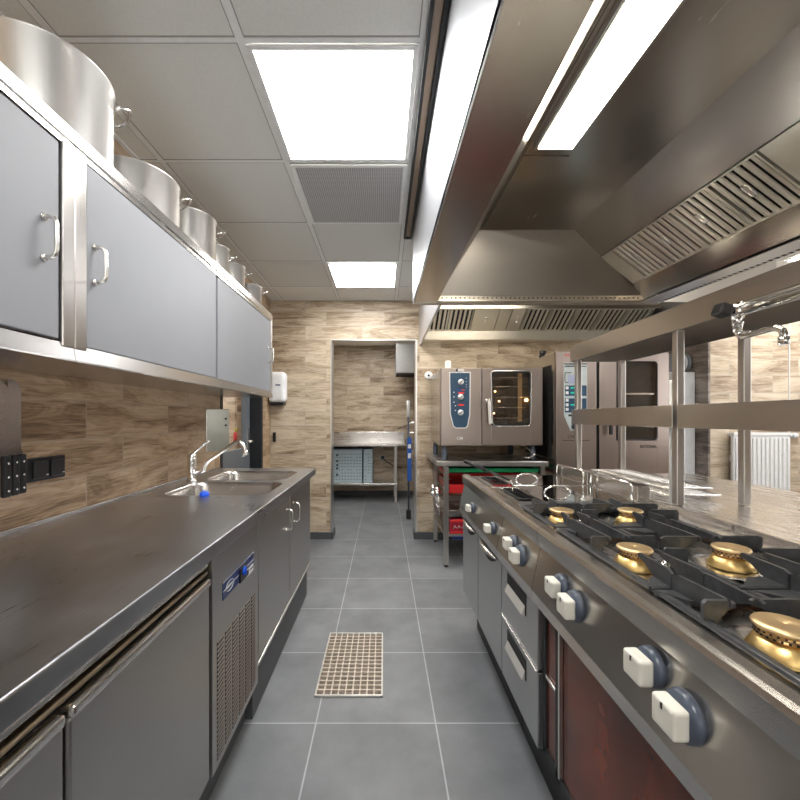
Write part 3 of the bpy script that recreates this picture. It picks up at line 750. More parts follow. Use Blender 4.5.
def grate(t, x0, x1, y0, y1, cx, cy):
    m = MB(); zt = ST+.001; th = .009; g = .002
    x0 += g; x1 -= g; y0 += g; y1 -= g
    o = [(x0,y0),(x1,y0),(x1,y1),(x0,y1)]
    fw = .014
    m.box(x0, x1, y0, y0+fw, zt-th, zt, .002); m.box(x0, x1, y1-fw, y1, zt-th, zt, .002)
    m.box(x0, x0+fw, y0+fw, y1-fw, zt-th, zt, .002); m.box(x1-fw, x1, y0+fw, y1-fw, zt-th, zt, .002)
    # flat trapezoid webs at near and far side
    hx = (x1-x0)*.5-.012
    for s, ye in ((1, y0), (-1, y1)):
        m.prism([(cx-hx, ye+s*.004), (cx-hx*.55, ye+s*.052), (cx-.012, ye+s*.052), (cx-.006, ye+s*.004)], 'z', zt-th, zt+.001)
        m.prism([(cx+hx, ye+s*.004), (cx+hx*.55, ye+s*.052), (cx+.012, ye+s*.052), (cx+.006, ye+s*.004)], 'z', zt-th, zt+.001)
    # upright cantilevered fins: (root -> tip)
    H = .033
    def fin(rx, ry, tx, ty):
        L = math.hypot(tx-rx, ty-ry); ux, uy = (tx-rx)/L, (ty-ry)/L; nx, ny = -uy*.0034, ux*.0034
        prof = [(0,-th),(L*.42,-th),(L*.55,H*.10),(L*.78,H*.52),(L,H*.70),(L*1.0,H*.93),(L*.96,H),(L*.10,H),(0,H*.82)]
        A = [m.bm.verts.new((rx+ux*a+nx, ry+uy*a+ny, zt+b)) for a, b in prof]
        B = [m.bm.verts.new((rx+ux*a-nx, ry+uy*a-ny, zt+b)) for a, b in prof]
        m.bm.faces.new(A); m.bm.faces.new(B[::-1]); n = len(prof)
        for i in range(n): m.bm.faces.new([A[i], B[i], B[(i+1)%n], A[(i+1)%n]])
    fin(cx-.030, y0, cx-.024, cy-.056); fin(cx+.034, y0, cx+.026, cy-.056)
    fin(cx-.034, y1, cx-.026, cy+.056); fin(cx+.030, y1, cx+.024, cy+.056)
    fin(x0, cy+.066, cx-.020, cy+.064); fin(x1, cy+.070, cx+.012, cy+.068)
    fin(x1, cy-.030, cx+.054, cy-.026)
    m.build('grate', IRON, t)
XA, XB, XC = .535, .715, .985
CFX, CRX = .608, .842
def range_top(t, y0, y1, ys):
    deck_front(t, y0, y1)
    m = MB(); m.box(.536, 1.03, y0+.001, y1-.001, ST-.040, ST-.028); m.build('burner_pan', PAN, t)
    m = MB()
    m.box(.985, 1.10, y0+.001, y1-.001, ST-.04, ST-.008, .002); m.box(1.085, 1.10, y0+.001, y1-.001, ST-.01, ST+.010, .003)
    m.build('rear_deck', ST_Y, t)
    for ya, yb, yc in ys:
        MB().box(.548, .98, ya-.010, ya+.012, ST-.0275, ST-.015, .002).build('cross_bar', TINT, t)
        for cx, xa, xb in ((CFX, XA, XB), (CRX, XB, XC)):
            burner_parts(t, cx, yc)
            grate(t, xa, xb, ya, yb, cx, yc)
t = thing('gas_range', 'gas range section with two burners over two steel drawers', 'stove', (.8, 1.42, 0), 'gas range sections')
range_top(t, 1.224, 1.598, [(1.226, 1.520, 1.345)])
m = MB(); m.box(.50, 1.10, 1.225, 1.598, .235, .70); m.box(.625, 1.10, 1.225, 1.598, .70, .885); m.build('body', ST_DOORR, t)
MB().box(.545, .98, 1.525, 1.592, ST-.028, ST+.004, .003).build('flat_plate', IRON, t)
MB().box(.565, 1.08, 1.225, 1.598, 0, .235).build('plinth', BLACKM, t)
for z0, z1 in ((.482, .696), (.238, .474)):
    dr = MB().box(SX, .499, 1.228, 1.596, z0, z1, .003).build('drawer', ST_DOORR, t)
    zc = z1-.058 if z0 > .4 else z1-.055
    MB().box(SX-.0015, SX+.001, 1.325, 1.525, zc-.036, zc+.036).build('grip_recess', SLOT, dr)
    m = MB(); m.prism([(SX-.0025, zc-.034),(SX-.0025, zc-.004),(SX-.0135, zc-.034)], 'y', 1.332, 1.518); m.build('handle', LIGHTM, dr)
MB().box(SX-.004, SX+.001, 1.228, 1.596, .4745, .4815, .001).build('drawer_trim', HANDLE, t)
knob(t, 1.43, .815, .030, .022); knob(t, 1.345, .800, .037, .025)
t = thing('gas_range', 'nearest gas range section with four burners over a reddish-brown oven front', 'stove', (.8, .8, 0), 'gas range sections')
range_top(t, .38, 1.222, [(.785, 1.218, .955), (.418, .781, .598)])
m = MB(); m.box(.53, 1.10, .38, 1.222, .235, .70); m.box(.625, 1.10, .38, 1.221, .70, .885); m.build('body', ST_DOORR, t)
MB().box(.565, 1.08, .38, 1.222, 0, .235).build('plinth', BLACKM, t)
m = MB(); m.box(.495, .529, 1.204, 1.222, .238, .70); m.box(.495, .529, .38, .40, .238, .70); m.box(.495, .529, 1.105, 1.135, .238, .70); m.box(.495, .529, .38, 1.222, .238, .26)
m.build('oven_frame', BLACKM, t)
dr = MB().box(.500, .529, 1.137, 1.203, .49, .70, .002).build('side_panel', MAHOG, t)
MB().box(.494, .529, 1.137, 1.203, .478, .489, .001).build('side_panel_trim', HANDLE, t)
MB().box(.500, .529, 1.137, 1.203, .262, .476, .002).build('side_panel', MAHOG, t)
MB().box(.488, .529, 1.095, 1.103, .262, .70, .001).build('door_trim', HANDLE, t)
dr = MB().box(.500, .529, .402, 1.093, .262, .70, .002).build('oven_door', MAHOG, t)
knob(t, 1.050, .820, .034, .024); knob(t, .968, .808, .038, .026)
knob(t, .700, .828, .034, .025); knob(t, .615, .805, .038, .026)

# island worktop behind the range
WX0, WX1 = 1.115, 1.90
t = thing('island_table', 'wide stainless worktop of the island behind the gas burners', 'table', (1.5, 1.0, 0))
MB().box(WX0, WX1, -.45, 2.42, ST-.045, ST, .004).build('tabletop', steel('island_top_steel', (.60,.575,.55), .26, (60, 4, 20), rvar=.08, cvar=.05), t)
MB().box(WX0+.02, WX1-.04, -.42, 2.38, .12, ST-.046).build('cupboard', ST_DOORR, t)
MB().box(WX0+.05, WX1-.08, -.40, 2.34, 0, .12).build('plinth', BLACKM, t)

# shelf over the island
t = thing('island_shelf', 'two-tier stainless over-shelf on square posts above the island worktop', 'shelf', (1.28, 1.4, ST))
PXF, PXR = (1.135, 1.167), (1.394, 1.426)
PY = [(2.315, 2.345), (1.525, 1.553), (.735, .763), (-.055, -.027)]
for a, b in PY:
    for x0, x1 in (PXF, PXR):
        MB().box(x0+.001, x1-.001, a, b, ST+.002, 1.61, .003).build('post', ST_Z, t)
m = MB()   # top tray, lipped
m.box(1.118, 1.122, -.2, 2.36, 1.606, 1.697, .001); m.box(1.443, 1.447, -.2, 2.36, 1.606, 1.697, .001)
m.box(1.122, 1.443, -.2, 2.36, 1.690, 1.697); m.box(1.122, 1.443, 2.356, 2.36, 1.606, 1.690); m.box(1.122, 1.443, -.2, -.196, 1.606, 1.690)
m.build('top_shelf', ST_Y, t)
m = MB()
for a, b in ((1.527, 2.345), (.740, 1.498), (-.054, .712)):
    m.box(1.118, 1.122, a, b, 1.233, 1.320, .001); m.box(1.443, 1.447, a, b, 1.233, 1.320, .001); m.box(1.172, 1.390, a, b, 1.313, 1.320); m.box(1.390, 1.443, a+.06, b-.04, 1.313, 1.320); m.box(1.122, 1.172, a+.06, b-.04, 1.313, 1.320)
m.build('middle_shelf', ST_Y, t)

# pot filler tap
t = thing('pot_filler_tap', 'chrome swivel water tap with twin pipes and black lever over the burners', 'tap', (1.07, 1.2, 1.5))
PX = 1.085
MB().tube([(PX,1.205,1.612),(PX,.60,1.612)], .0085, 12).tube([(PX,1.205,1.588),(PX,.60,1.588)], .0085, 12).tube([(PX,.60,1.64),(PX,.60,1.57)], .018, 14).build('arm', CHROME, t)
MB().tube([(PX,1.207,1.622),(PX,1.207,1.575)], .016, 16).tube([(PX,1.207,1.585),(PX,1.207,1.535)], .012, 16).tube([(PX,1.207,1.570),(PX,1.207,1.555)], .0145, 16).build('swivel', CHROME, t)
sp = [(PX,1.207,1.545),(PX,1.206,1.53),(PX,1.200,1.521),(PX,1.188,1.517),(PX,1.10,1.520),(PX,1.085,1.518),(PX,1.072,1.508),(PX,1.068,1.495),(PX,1.068,1.48)]
MB().tube(sp, .0095, 12).tube([(PX,1.068,1.490),(PX,1.068,1.468)], .0125, 14).build('spout', CHROME, t)
m = MB().tube([(PX,1.207,1.600),(PX-.03,1.212,1.600)], .008, 10); m.box(PX-.060, PX-.022, 1.195, 1.235, 1.582, 1.620, .006, rot=('Y', .35, (PX-.04, 1.21, 1.60))); m.build('lever', BLACK, t)
MB().box(PX+.01, 1.117, .585, .615, 1.61, 1.645, .003).build('mount', CHROME, t)

# wire racks lying on the island, far end
def wire_rack(z, x0, x1, y0, y1, lab):
    o = MB()
    o.tube([(x0,y0,z),(x1,y0,z),(x1,y1,z),(x0,y1,z)], .004, 8, closed=True)
    n = int((y1-y0)/.022)
    for k in range(1, n): y = y0+(y1-y0)*k/n; o.tube([(x0,y,z),(x1,y,z)], .0018, 5)
    for k in range(1, 5): x = x0+(x1-x0)*k/5; o.tube([(x,y0,z-.003),(x,y1,z-.003)], .0022, 5)
    for x in (x0+.02, x1-.02):
        for y in (y0+.03, y1-.03): o.tube([(x,y,z),(x,y,z-.018)], .003, 6)
    tag(o.build('wire_rack', HANDLE), lab, 'rack', 'wire racks stacked on the island')
wire_rack(ST+.022, 1.17, 1.385, 1.62, 2.27, 'chrome wire rack at the bottom of the stack on the island')
wire_rack(ST+.046, 1.18, 1.375, 1.65, 2.24, 'chrome wire rack on top of the stack on the island')

# ------------------------------------------------------------------ exhaust hood
def tl(x, y, z):           # hood sheared downwards towards the camera to follow its lines in the image
    return (x, y, z + .033*min(0, (y-2.6)) * (1 if z < 2.49 else 0))
HN = -.6
hood = thing('exhaust_hood', 'large stainless exhaust hood with slatted grease filters over the cooking line', 'hood', (1.0, 1.0, 2.03))
def wallq(mb, p, q, y0, y1, th=.004):
    # sheet between section points p,q (x,z) from y0..y1 with thickness th
    d = Vector((q[0]-p[0], q[1]-p[1])).normalized(); n = Vector((-d.y, d.x))*th
    mb.prism([p, q, (q[0]+n.x, q[1]+n.y), (p[0]+n.x, p[1]+n.y)], 'y', y0, y1)
m = MB(); m.box(.197, .201, HN, 2.64, 2.03, CEILZ-.004); m.xf(tl); m.build('outer_side', ST_OUT, hood)
m = MB(); m.box(.201, .352, HN, 2.60, 2.030, 2.034); m.box(.197, .201, HN, 2.6, 2.03, 2.05); m.box(.348, .352, HN, 2.60, 2.034, 2.055); m.xf(tl); m.build('lip', ST_HOOD, hood)
m = MB(); wallq(m, (.352, 2.05), (.605, 2.455), HN, 2.6); m.xf(tl); m.build('inner_slope', ST_HOOD, hood)
m = MB(); m.box(.60, 1.20, HN, 2.50, 2.455, 2.459)
m.box(.604, .606, HN, 2.48, 2.450, 2.455); m.xf(tl); m.build('inner_top', ST_HOOD, hood)
m = MB(); m.box(.615, .818, 1.735, 2.455, 2.450, 2.455, .001); m.box(.615, .818, HN, 1.725, 2.450, 2.455, .001); m.xf(tl); m.build('access_panel', ST_HOOD, hood)
m = MB(); m.box(.63, .80, .75, 1.66, 2.425, 2.450, .004); m.xf(tl); hl = m.build('lamp_housing', HANDLE, hood)
m = MB(); m.box(.645, .785, .77, 1.64, 2.421, 2.4255); m.xf(tl); m.build('lamp_diffuser', HLAMP, hl)
# end panel (slopes from lip up to inner top)
m = MB()
m.bm.faces.new([m.bm.verts.new(p) for p in [(.352,2.555,2.065),(1.70,2.555,2.065),(1.60,2.53,2.137),(1.378,2.50,2.30),(1.20,2.47,2.458),(.605,2.47,2.458)]])
bmesh.ops.solidify(m.bm, geom=m.bm.faces[:], thickness=-.003)
m.build('end_panel', ST_HOODX, hood)
m = MB(); m.box(.202, 1.82, 2.60, 2.622, 2.020, 2.072, .002); m.build('end_lip', ST_HOODX, hood)
m = MB(); m.box(.352, 1.69, 2.552, 2.598, 2.028, 2.0335)
m.prism([(2.553,2.0335),(2.557,2.0335),(2.5595,2.064),(2.5555,2.064)], 'x', .36, 1.69); m.build('perforated_strip', ST_HOODX, hood)
m = MB()
for k in range(44): x = .38+.0295*k; m.box(x-.004, x+.004, 2.5515, 2.554, 2.044, 2.052)
m.build('strip_holes', SLOT, hood)
m = MB(); wallq(m, (1.195, 2.458), (1.378, 2.30), HN, 2.56); m.xf(tl); m.build('inner_slope', ST_HOOD, hood)
m = MB(); wallq(m, (1.600, 2.133), (1.69, 2.045), HN, 2.56); wallq(m, (1.39, 2.309), (1.62, 2.137), HN, 1.30, .004); m.xf(tl); m.build('filter_rail', ST_HOOD, hood)
m = MB(); m.box(1.69, 1.82, HN, 2.60, 2.030, 2.034); m.box(1.818, 1.822, HN, 2.622, 2.03, CEILZ-.004); m.xf(tl); m.build('lip', ST_OUT, hood)
m = MB()
for k in range(100):
    y = 2.52-.031*k
    m.box(1.795, 1.812, y-.010, y+.004, 2.0285, 2.0305)
m.xf(tl); m.build('lip_slots', SLOT, hood)
def hood_filter(parent, P0, U, Vv, Nn, wid, ln, nsl, handle=True, blank=False):
    """slatted baffle panel: origin P0, U across, Vv along the slats, Nn out of the panel"""
    P0, U, Vv, Nn = map(Vector, (P0, U, Vv, Nn))
    def slab(mb, u0, u1, v0, v1, n0, n1):
        vs = [mb.bm.verts.new(P0+U*u+Vv*v+Nn*n) for u in (u0,u1) for v in (v0,v1) for n in (n0,n1)]
        for q in ((0,1,3,2),(4,6,7,5),(0,4,5,1),(2,3,7,6),(0,2,6,4),(1,5,7,3)): mb.bm.faces.new([vs[i] for i in q])
    m = MB()
    if blank:
        slab(m, 0.002, wid-.002, 0, ln, -.004, .006)
        f = m.build('blank_panel', ST_FILT, parent)
    else:
        e = .008
        slab(m, .001, e, 0, ln, -.01, .010); slab(m, wid-e, wid-.001, 0, ln, -.01, .010)
        slab(m, e, wid-e, 0, e, -.01, .010); slab(m, e, wid-e, ln-e, ln, -.01, .010)
        p = (wid-2*e)/nsl
        for k in range(nsl):
            u0 = e+p*k+p*.14; u1 = u0+p*.58
            # shallow folded slat
            A = [m.bm.verts.new(P0+U*u+Vv*v+Nn*n) for v in (e, ln-e) for u, n in ((u0,-.002),(u0+.003,.007),(u1-.003,.007),(u1,-.002))]
            for i in range(3): m.bm.faces.new([A[i], A[i+1], A[i+5], A[i+4]])
        f = m.build('grease_filter', ST_FILT, parent)
        m = MB(); slab(m, .004, wid-.004, .004, ln-.004, -.016, -.012); m.build('filter_void', SLOT, f)
    if handle:
        v0, v1 = ln*.30, ln*.55
        uc = wid*.5
        pts = [(uc-.010,v0,.008),(uc-.010,v0+.006,.022),(uc-.010,v1-.006,.022),(uc,v1,.022),(uc+.010,v1-.006,.022),(uc+.010,v0+.006,.022),(uc,v0,.022)]
        MB().tube([P0+U*a+Vv*b+Nn*c for a, b, c in pts[1:]], .0032, 8, closed=True).build('filter_handle', HANDLE, f)
d = Vector((1.60-1.385, 0, 2.137-2.30)); L = d.length; d.normalize(); nrm = Vector((-.604, 0, -.797)); nrm = (nrm - d*nrm.dot(d)).normalized()
fy = [2.40, 2.165, 1.93, 1.695, 1.46]
for i in range(4):
    z = 2.30 + .033*(fy[i+1]-2.6)
    hood_filter(hood, (1.385, fy[i+1], z), (0,1,.033), d, nrm, fy[i]-fy[i+1], L, 6)
hood_filter(hood, (1.385, 1.20, 2.30+.033*(1.20-2.6)), (0,1,.033), d, nrm, .255, L, 8, blank=True)
hood_filter(hood, (1.385, 2.40, 2.30+.033*(2.4-2.6)), (0,1,.033), d, nrm, .12, L, 8, handle=False, blank=True)
# far hood over the ovens
h2 = thing('exhaust_hood', 'second exhaust hood with a row of slatted filters over the ovens on the back wall', 'hood', (1.4, 3.4, 2.03))
m = MB(); m.box(.372, .376, 2.63, BY-.002, 2.05, CEILZ-.004); m.build('outer_side', ST_OUT, h2); m = MB(); m.box(2.62, 2.624, 2.63, BY-.002, 2.05, CEILZ-.004); m.build('outer_side', ST_OUT, h2); m = MB()
m.prism([(.372,2.030),(.390,2.030),(.390,2.052),(.372,2.052)], 'y', 2.63, BY-.002); m.build('side_lip', ST_OUT, h2)
m = MB(); m.prism([(BY-.002,2.064),(BY-.002,2.075),(3.955,2.150),(3.935,2.150),(4.00,2.064)], 'x', .38, 2.62); m.build('gutter', ST_FILT, h2)
m = MB(); m.prism([(3.70,2.30),(3.70,CEILZ-.01),(3.705,CEILZ-.01),(3.705,2.30)], 'x', .376, 2.62); m.build('inner_front', ST_HOODX, h2)
m = MB(); m.box(.376, 2.62, 2.63, 3.70, CEILZ-.018, CEILZ-.014); m.box(.376, 2.62, 2.63, 2.634, 2.045, CEILZ-.018); m.build('inner_top', ST_HOODX, h2)
d2 = Vector((0, 3.945-3.70, 2.145-2.30)); L2 = d2.length; d2.normalize(); n2 = Vector((0,-.53,-.85)); n2 = (n2-d2*n2.dot(d2)).normalized()
xs = [(.385,.235,0),(.620,.235,0),(.862,.235,1),(1.10,.115,1),(1.22,.125,1)]
for x, w_, bl in xs: hood_filter(h2, (x, 3.70, 2.30), (1,0,0), d2, n2, w_, L2, 5, handle=(bl == 1 and w_ != .115), blank=bool(bl))
for k in range(5): hood_filter(h2, (1.35+.241*k, 3.70, 2.30), (1,0,0), d2, n2, .236, L2, 5, handle=False)
m = MB(); m.box(.5, 1.5, 2.95, 3.15, CEILZ-.05, CEILZ-.020, .004); hl = m.build('lamp_housing', HANDLE, h2)
MB().box(.52, 1.48, 2.97, 3.13, CEILZ-.054, CEILZ-.0495).build('lamp_diffuser', HLAMP, hl)

# ------------------------------------------------------------------ ovens
t = thing('oven_table', 'stainless table with lower shelves carrying the small combi oven', 'table', (.95, 3.7, 0))
MB().box(.445, 1.385, 3.30, 4.10, .865, .905, .003).build('tabletop', ST_X, t)
for x in (.515, 1.335):
    for y in (3.345, 4.03):
        l = MB().box(x, x+.038, y, y+.038, .02, .864, .003).build('leg', ST_Z, t)
        MB().lathe([(0,0),(.015,0),(.018,.006),(.018,.02),(0,.02)], (x+.019, y+.019, 0), seg=16).build('foot', RUBBER, l)
m = MB(); m.box(.553, 1.335, 3.35, 4.05, .262, .282, .002); m.build('lower_shelf', ST_X, t)
m = MB(); m.box(.515, .553, 3.385, 4.03, .262, .285, .002); m.box(1.335, 1.373, 3.385, 4.03, .262, .285, .002); m.build('side_rail', ST_Y, t)
m = MB()
for z in (.42, .60, .69, .745, .80):
    m.box(.555, .575, 3.36, 4.05, z, z+.004); m.box(1.315, 1.334, 3.36, 4.05, z, z+.004); m.box(.555,.558,3.36,4.05,z,z+.016); m.box(1.331,1.334,3.36,4.05,z,z+.016)
m.build('tray_runners', ST_Y, t)
def tray(z, h, mat, lab, y0=3.37):
    m = MB(); x0, x1, y1 = .562, 1.328, 4.0
    m.box(x0, x1, y0, y1, z, z+.004); m.box(x0, x1, y0, y0+.006, z, z+h, .002); m.box(x0, x1, y1-.006, y1, z, z+h, .002); m.box(x0, x0+.006, y0, y1, z, z+h, .002); m.box(x1-.006, x1, y0, y1, z, z+h, .002)
    tag(m.build('tray', mat), lab, 'tray')
tray(.805, .035, GREEN, 'green tray, highest under the oven table')
tray(.750, .030, RED, 'thin red tray directly below the green one', 3.50)
tray(.626, .075, RED, 'deep bright red tray below the thin red one under the oven table')
tray(.425, .055, ST_X, 'steel tray on the runners above the red crates')
def crate(x0, x1, lab):
    t = thing('crate', lab, 'crate', ((x0+x1)/2, 3.6, .284))
    m = MB(); m.box(x0, x1, 3.36, 3.72, .283, .405, .006); m.build('body', REDD, t)
    m = MB(); m.box(x0+.005, x1-.005, 3.352, 3.36, .385, .402, .002); m.box(x0+.005, x1-.005, 3.352, 3.36, .286, .30, .002); m.build('ribs', RED, t)
    m = MB()
    for k in range(3):
        a = x0+.03+.035*k; m.tube([(a,3.351,.33),(a+.012,3.351,.355),(a+.024,3.351,.335)], .003, 6)
    m.build('marking', WHITEP, t)
crate(.565, .735, 'red crate on the lower shelf of the oven table, nearer the table leg')
crate(.750, .93, 'red crate on the lower shelf of the oven table, nearer the fryers')
tag(MB().box(.60, .90, 3.40, 3.75, .222, .2615, .006).build('tray', plain('navy_tray', (.02,.06,.35), .4)), 'blue tray tucked beneath the lower shelf of the oven table', 'tray')
# cloth / utensils hanging at the left side of the table
t = thing('utensil_bundle', 'bundle of shiny utensils hooked on the left side of the oven table', 'utensils', (.47, 3.6, .42))
m = MB(); random.seed(3)
for k in range(9):
    y = 3.43+.035*k
    m.tube([(.48+random.uniform(-.02,.02), y, .60+random.uniform(-.03,.02)), (.500, y+.03, .42+random.uniform(-.02,.03))], .005, 8)
m.build('handles', HANDLE, t)
m = MB()
for k in range(9):
    y = 3.43+.035*k; x = .47+random.uniform(-.02,.02); z = .60+random.uniform(-.03,.03)
    m.lathe([(0,-.028),(.018,-.022),(.027,0),(.018,.022),(0,.028)], (x, y, z), 'z', 14)
m.build('bowls', CHROME, t)
MB().tube([(.512, 3.42, .50), (.47, 3.42, .50), (.47, 3.76, .50), (.512, 3.76, .50)], .004, 8).build('hook_rail', HANDLE, t)

# small combi oven
t = thing('combi_oven', 'smaller combi oven with dark blue knob panel and lit door window on the table', 'oven', (.93, 3.7, .905))
OX0, OX1, OY, OZ0, OZ1 = .493, 1.368, 3.38, 1.032, 1.699
MB().box(OX0, OX1-.02, OY+.045, 4.085, OZ0, OZ1, .004).build('housing', ST_Y, t)
f1 = MB().box(OX0, .838, OY, OY+.044, OZ0, OZ1, .004).build('control_front', ST_OVEN, t)
for x in (.53, 1.30):
    for y in (3.44, 4.02):
        MB().lathe([(0,0),(.026,0),(.026,.06),(.020,.127),(0,.127)], (x, y, .905), seg=20).build('foot', GREYDOT, t)
# control panel outline (tapering)
xa, xb, zt_, zb_ = .562, .748, 1.665, 1.180
pts = [(xa, zt_), (xb, zt_), (xb-.004, zb_+.12), (xb-.025, zb_+.015), (xb-.045, zb_), (xa+.055, zb_), (xa+.035, zb_+.015), (xa+.006, zb_+.12)]
MB().prism(pts, 'y', OY-.004, OY).build('panel_border', WHITE, f1)
cx_, cz_ = (xa+xb)/2, (zt_+zb_)/2
cp = MB().prism([(cx_+(x-cx_)*.90, cz_+(z-cz_)*.965) for x, z in pts], 'y', OY-.006, OY-.0042).build('control_panel', NAVY, f1)
for (z, x) in ((1.590, .655), (1.450, .655), (1.238, .655)) if False else ((1.572, .662), (1.438, .660), (1.330, .660)):
    pass
for z, x in ((1.578, .662), (1.450, .660), (1.347, .660)):
    k = MB().lathe([(0,0),(.025,0),(.024,-.012),(.018,-.020),(0,-.021)], (x, OY-.006, z-.03 if z < 1.4 else z), 'y', 24).build('dial', WHITE, cp)
    zz = z-.03 if z < 1.4 else z
    MB().box(x-.003, x+.003, OY-.030, OY-.026, zz-.018, zz+.018, rot=('Y', .8, (x, OY, zz))).build('dial_mark', BLACK, k)
m = MB(); m.box(.640,.690,OY-.0075,OY-.006,1.478,1.492); m.box(.640,.690,OY-.0075,OY-.006,1.375,1.389); m.box(.665,.698,OY-.0075,OY-.006,1.508,1.514); m.build('red_display', LED, cp)
MB().box(.630,.664,OY-.0075,OY-.006,1.508,1.514).build('blue_bar', BLUEB, cp)
m = MB()
for z in (1.49, 1.45, 1.405, 1.375, 1.335): m.lathe([(0,0),(.005,0),(.005,-.002),(0,-.002)], (.600+(.015 if z < 1.4 else .003), OY-.006, z), 'y', 10)
for z in (1.61, 1.58, 1.555, 1.535): m.box(.705,.712,OY-.0075,OY-.006,z,z+.004)
m.build('indicators', WHITE, cp)
m = MB(); m.box(.620,.685,OY-.006,OY-.0005,1.668,1.690,.001); m.build('badge', CHROME, f1)
MB().box(.622,.636,OY-.007,OY-.0058,1.670,1.688).build('badge_mark', SLOT, f1)
text('lettering', 'CM', .036, WHITEP, f1, (.655, OY-.001, 1.095), ROT_FRONT, bold=.0004)
dr = MB()
wx0, wx1, wz0, wz1 = 0.928, 1.262, 1.205, 1.668
dr.box(.846, wx0, OY, OY+.044, OZ0+.004, OZ1, .004); dr.box(wx1, OX1, OY, OY+.044, OZ0+.004, OZ1, .004); dr.box(wx0, wx1, OY, OY+.044, OZ0+.004, wz0, .0); dr.box(wx0, wx1, OY, OY+.044, wz1, OZ1, .0)
door = dr.build('door', ST_OVEN, t)
m = MB(); b_ = .012
m.box(wx0, wx1, OY-.003, OY+.01, wz1-b_, wz1); m.box(wx0, wx1, OY-.003, OY+.01, wz0, wz0+b_); m.box(wx0, wx0+b_, OY-.003, OY+.01, wz0, wz1); m.box(wx1-b_, wx1, OY-.003, OY+.01, wz0, wz1)
m.build('window_frame', BLACK, door)
MB().box(wx0+b_, wx1-b_, OY+.002, OY+.008, wz0+b_, wz1-b_).build('window_pane', OVGLASS, door)
m = MB(); pr = .006
m.tube([(x, OY-.002, z) for x, z in ((wx0-pr+.02,wz1+pr),(wx1+pr-.02,wz1+pr),(wx1+pr,wz1+pr-.02),(wx1+pr-.006,wz0-pr+.03),(wx1+pr-.025,wz0-pr),(wx0-pr+.035,wz0-pr),(wx0-pr+.010,wz0-pr+.03),(wx0-pr,wz1+pr-.02))], .004, 6, closed=True)
m.build('window_trim', HANDLE, door)
MB().box(wx0+.002, wx1-.002, OY+.012, OY+.018, wz0+.002, wz0+.02).build('gasket', BLACK, door)
m = MB(); m.lathe([(0,0),(.020,0),(.020,-.03),(0,-.03)], (.888, OY, 1.415), 'y', 20); m.box(.876,.906,OY-.052,OY-.03,1.215,1.435,.010,seg=3,rot=('Y',-.06,(.888,OY,1.42))); m.build('handle', HANDLE, door)
# lit cavity behind the window
m = MB()
cx0, cx1, cy1 = wx0+.012, wx1-.012, OY+.044
m.box(wx0+.002, wx1-.002, OY+.040, OY+.0445, wz0+.002, wz1-.002); cav = m.build('cavity', OVIN, t)
m = MB()
for z in (1.27, 1.36, 1.45, 1.54, 1.62): m.tube([(wx0+.01, OY+.030, z), (wx1-.01, OY+.030, z)], .0025, 6)
m.build('rack_rails', HANDLE, cav)
MB().box(1.165, 1.20, OY+.034, OY+.0395, 1.24, 1.66).build('cavity_post', BRASSD, cav)
m = MB(); m.lathe([(0,-.012),(.012,-.008),(.014,0),(.012,.008),(0,.012)], (1.235, OY+.028, 1.425), 'z', 12)
for x, z in ((1.0,1.415),(.955,1.31),(.965,1.50)): m.lathe([(0,-.006),(.006,-.004),(.007,0),(.006,.004),(0,.006)], (x, OY+.028, z), 'z', 10)
m.build('cavity_lamp', OVGLOW, cav)
tag(MB().box(.555, .605, 3.52, 3.56, OZ1+.0005, OZ1+.085, .01).build('white_bottle', WHITEP), 'small white bottle standing on top of the smaller combi oven', 'bottle')
t = thing('wall_socket', 'round white socket on the back wall left of the smaller oven', 'socket', (.47, BY-.02, 1.70))
MB().lathe([(0,0),(.042,0),(.042,-.012),(.034,-.02),(0,-.018)], (.472, BY-.001, 1.715), 'y', 24).build('plate', WHITE, t)
MB().lathe([(0,0),(.012,0),(.012,-.002),(0,-.002)], (.472, BY-.0195, 1.715), 'y', 16).build('hole', SLOT, t)
# cable under the oven
tag(MB().tube([(1.18,3.46,.92),(1.26,3.40,.93),(1.30,3.38,.955),(1.24,3.42,1.01),(1.20,3.5,1.025)], .004, 8).build('cable', HANDLE), 'pale cable looping below the smaller combi oven', 'cable')

# tall combi oven
t = thing('combi_oven', 'taller combi oven with pale button panel standing right of the smaller oven', 'oven', (1.358, 3.10, 0))
TX0, TX1, TY, TZ0, TZ1 = 1.358, 2.246, 3.10, .80, 1.80
MB().box(TX0, TX1, TY+.045, 3.85, TZ0, TZ1, .005).build('housing', ST_Y, t)
m = MB(); m.box(TX0+.03, TX1-.03, TY+.05, 3.8, .78, .80)
m.build('base_frame', ST_X, t)
for x in (TX0+.04, TX1-.08):
    for y in (TY+.06, 3.74): MB().box(x, x+.04, y, y+.04, 0, .78, .003).build('leg', ST_Z, t)
MB().box(TX0-.0015, TX0+.001, TY+.09, 3.78, .92, 1.70).build('gap_shade', SLOT, t)  # black sheet stands in for the shade in the gap between the ovens
cf = MB().box(TX0, 1.675, TY, TY+.044, TZ0, TZ1, .004).build('control_front', ST_OVEN, t)
pts = [(1.418,1.705),(1.60,1.705),(1.60,1.275),(1.535,1.150),(1.470,1.150),(1.418,1.275)]
cp = MB().prism(pts, 'y', TY-.004, TY).build('control_panel', PANELW, cf)
text('lettering', 'RATIONAL', .030, RED, cf, (1.500, TY-.001, 1.765), ROT_FRONT, bold=.0004)
MB().box(1.42,1.60,TY-.0055,TY-.004,1.690,1.700).box(1.425,1.595,TY-.0055,TY-.004,1.672,1.680).build('header_line', BLACK, cp)
